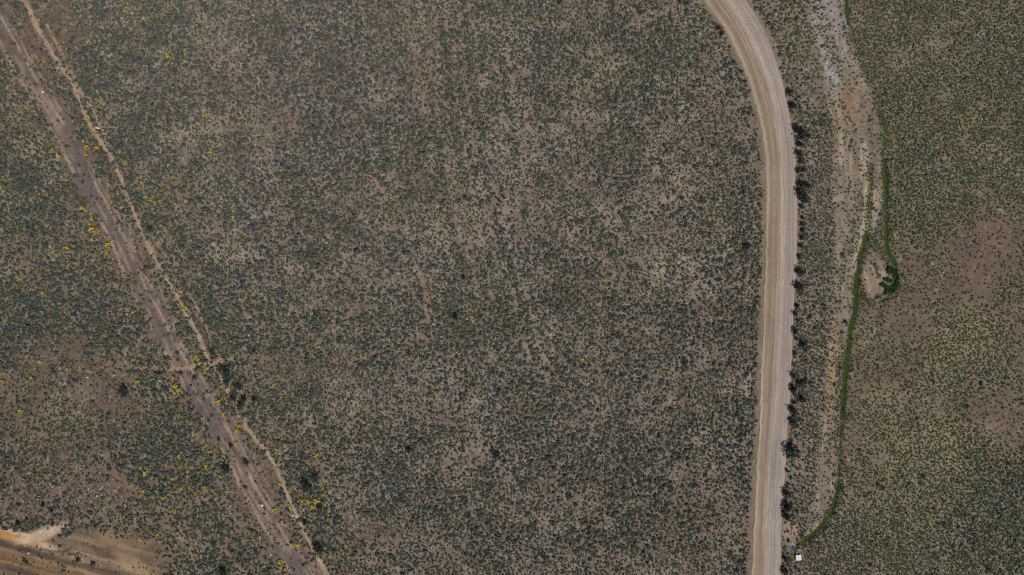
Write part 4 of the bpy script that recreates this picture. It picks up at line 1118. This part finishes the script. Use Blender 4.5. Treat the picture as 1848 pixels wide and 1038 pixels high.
def person(px, py, rz, top, legs, label, arm=.0, sleeve=True):
    """one continuous skinned figure; face materials follow the nearest bone"""
    J = {}; E = []; TAG = {}
    def j(n, co, r_): J[n] = (co, r_)
    j('pelvis', (0, 0, .95), .135); j('waist', (0, -.005, 1.10), .125); j('chest', (0, .0, 1.30), .175); j('upchest', (0, .005, 1.42), .11)
    j('neck', (0, .01, 1.50), .055); j('chin', (0, -.015, 1.575), .075); j('head', (0, -.005, 1.66), .098); j('crown', (0, .01, 1.725), .075)
    ch = [('pelvis', 'waist', 't'), ('waist', 'chest', 't'), ('chest', 'upchest', 't'), ('upchest', 'neck', 's'), ('neck', 'chin', 's'), ('chin', 'head', 's'), ('head', 'crown', 'h')]
    for s, n in ((-1, 'l'), (1, 'r')):
        j('hip' + n, (s * .11, 0, .88), .105); j('knee' + n, (s * .15, -.02, .50), .072); j('ank' + n, (s * .17, .015, .10), .045)
        j('heel' + n, (s * .17, .03, .045), .042); j('toe' + n, (s * .19, -.17, .035), .035)
        ch += [('pelvis', 'hip' + n, 'l'), ('hip' + n, 'knee' + n, 'l'), ('knee' + n, 'ank' + n, 'l'), ('ank' + n, 'heel' + n, 'o'), ('heel' + n, 'toe' + n, 'o')]
        b = arm
        j('sh' + n, (s * .20, .01, 1.405), .068); j('el' + n, (s * .37, .03 - .06 * b, 1.16), .058)
        wr = Vector((s * (.33 - .15 * b), -.04 - .22 * b, .89 + .17 * b)); j('wr' + n, tuple(wr), .029)
        fd = (wr - Vector(J['el' + n][0])).normalized(); side = Vector((0, -1, 0)) if b < .5 else Vector((-s, 0, 0))
        pm = wr + fd * .075; j('pm' + n, tuple(pm), .036)
        ch += [('upchest', 'sh' + n, 't'), ('sh' + n, 'el' + n, 'a'), ('el' + n, 'wr' + n, 's'), ('wr' + n, 'pm' + n, 's')]
        for q in range(4):
            o_ = side * (.030 - .020 * q); cu = Vector((-s * .015, 0, 0)) if b < .5 else Vector((0, 0, -.015)); ln = (.034, .040, .038, .030)[q]
            k0 = pm + o_ + fd * .035; k1 = k0 + fd * ln + cu; k2 = k1 + fd * ln * .8 + cu * 1.6
            for m_, (kk, r_) in enumerate(((k0, .011), (k1, .0095), (k2, .008))): j('f%s%d%d' % (n, q, m_), tuple(kk), r_)
            ch += [('pm' + n, 'f%s%d0' % (n, q), 's'), ('f%s%d0' % (n, q), 'f%s%d1' % (n, q), 's'), ('f%s%d1' % (n, q), 'f%s%d2' % (n, q), 's')]
        t0 = wr + fd * .035 + side * .034; t1 = t0 + fd * .030 + side * .022; t2 = t1 + fd * .028 + side * .006
        j('t0' + n, tuple(t0), .013); j('t1' + n, tuple(t1), .011); j('t2' + n, tuple(t2), .009)
        ch += [('wr' + n, 't0' + n, 's'), ('t0' + n, 't1' + n, 's'), ('t1' + n, 't2' + n, 's')]
    names = list(J); idx = {n: i for i, n in enumerate(names)}
    me = bpy.data.meshes.new('skeleton')
    me.from_pydata([J[n][0] for n in names], [(idx[a], idx[b]) for a, b, _ in ch], [])
    tmp = bpy.data.objects.new('skeleton', me); col.objects.link(tmp)
    sk = tmp.modifiers.new('skin', 'SKIN'); sk.use_smooth_shade = True; sk.branch_smoothing = .6
    for i, n in enumerate(names):
        v = me.skin_vertices[0].data[i]; v.radius = (J[n][1] * (1.25 if n in ('chest', 'pelvis', 'waist') else 1), J[n][1] * (.82 if n in ('chest', 'pelvis', 'waist', 'upchest') else 1)); v.use_root = n == 'pelvis'
    ss = tmp.modifiers.new('sub', 'SUBSURF'); ss.levels = 1; ss.render_levels = 1
    dg_ = bpy.context.evaluated_depsgraph_get()
    body = bpy.data.meshes.new_from_object(tmp.evaluated_get(dg_))
    bpy.data.objects.remove(tmp)
    body.name = 'body'; body.materials.clear()
    mats = [top, legs, M_SKIN, M_SHOE, M_HAIR]
    for m in mats: body.materials.append(m)
    segs = [(np.array(J[a][0]), np.array(J[b][0]), t) for a, b, t in ch]
    mi = []
    for p_ in body.polygons:
        c_ = np.array(p_.center); best = 9; tg = 't'
        for a, b, t in segs:
            d = b - a; u = np.clip((c_ - a) @ d / (d @ d), 0, 1); r_ = np.linalg.norm(c_ - a - u * d)
            if r_ < best: best = r_; tg = t; uu = u
        if tg == 'a': m_ = 0 if (uu < .75 or sleeve) else 2
        elif tg == 't' and c_[2] < .97: m_ = 1
        else: m_ = {'t': 0, 'l': 1, 's': 2, 'h': 2, 'o': 3}[tg]
        mi.append(m_)
    body.polygons.foreach_set('material_index', np.array(mi, np.int32))
    body.polygons.foreach_set('use_smooth', np.ones(len(body.polygons), bool))
    x, y = W(px, py)
    o = link('person', body, label, 'person', 'two people standing in the scrub', loc=(x, y, hz(x, y) - .005), rz=rz, sc=1.14)
    # hair cap, eyes, nose, mouth, ears
    bm = bmesh.new(); bmesh.ops.create_uvsphere(bm, u_segments=20, v_segments=12, radius=1)
    for v in list(bm.verts):
        if v.co.z < -.1 - .5 * v.co.y * (1 if v.co.y > 0 else -1.4): pass
    bmesh.ops.delete(bm, geom=[v for v in bm.verts if (v.co.y < .1 and v.co.z < .35) or v.co.z < -.45], context='VERTS')
    for v in bm.verts: v.co = Vector((v.co.x * .098, v.co.y * .112 + .012, v.co.z * .105 + 1.695))
    hm = bpy.data.meshes.new('hair'); bm.to_mesh(hm); bm.free(); hm.materials.append(M_HAIR)
    link('hair', hm, parent=o)
    def blob(name, co, sc, mat):
        b2 = bmesh.new(); bmesh.ops.create_uvsphere(b2, u_segments=10, v_segments=6, radius=1)
        for v in b2.verts: v.co = Vector((v.co.x * sc[0], v.co.y * sc[1], v.co.z * sc[2])) + Vector(co)
        m2 = bpy.data.meshes.new(name); b2.to_mesh(m2); b2.free(); m2.materials.append(mat); link(name, m2, parent=o)
    for s in (-1, 1):
        blob('eye', (s * .034, -.090, 1.665), (.012, .008, .007), M_HAIR); blob('ear', (s * .095, .012, 1.65), (.012, .022, .034), M_SKIN)
    blob('nose', (0, -.104, 1.635), (.014, .020, .026), M_SKIN); blob('mouth', (0, -.093, 1.59), (.026, .008, .007), plain_material('lips', (.30, .12, .10)))
    return o
person(903.2, 365.2, math.radians(160), M_BLACK, M_BLACK, 'person in black clothes standing in the scrub, left of two', .15)
person(914.0, 361.6, math.radians(200), M_SHIRT, M_NAVY, 'person in a white top standing in the scrub, right of two', .85)
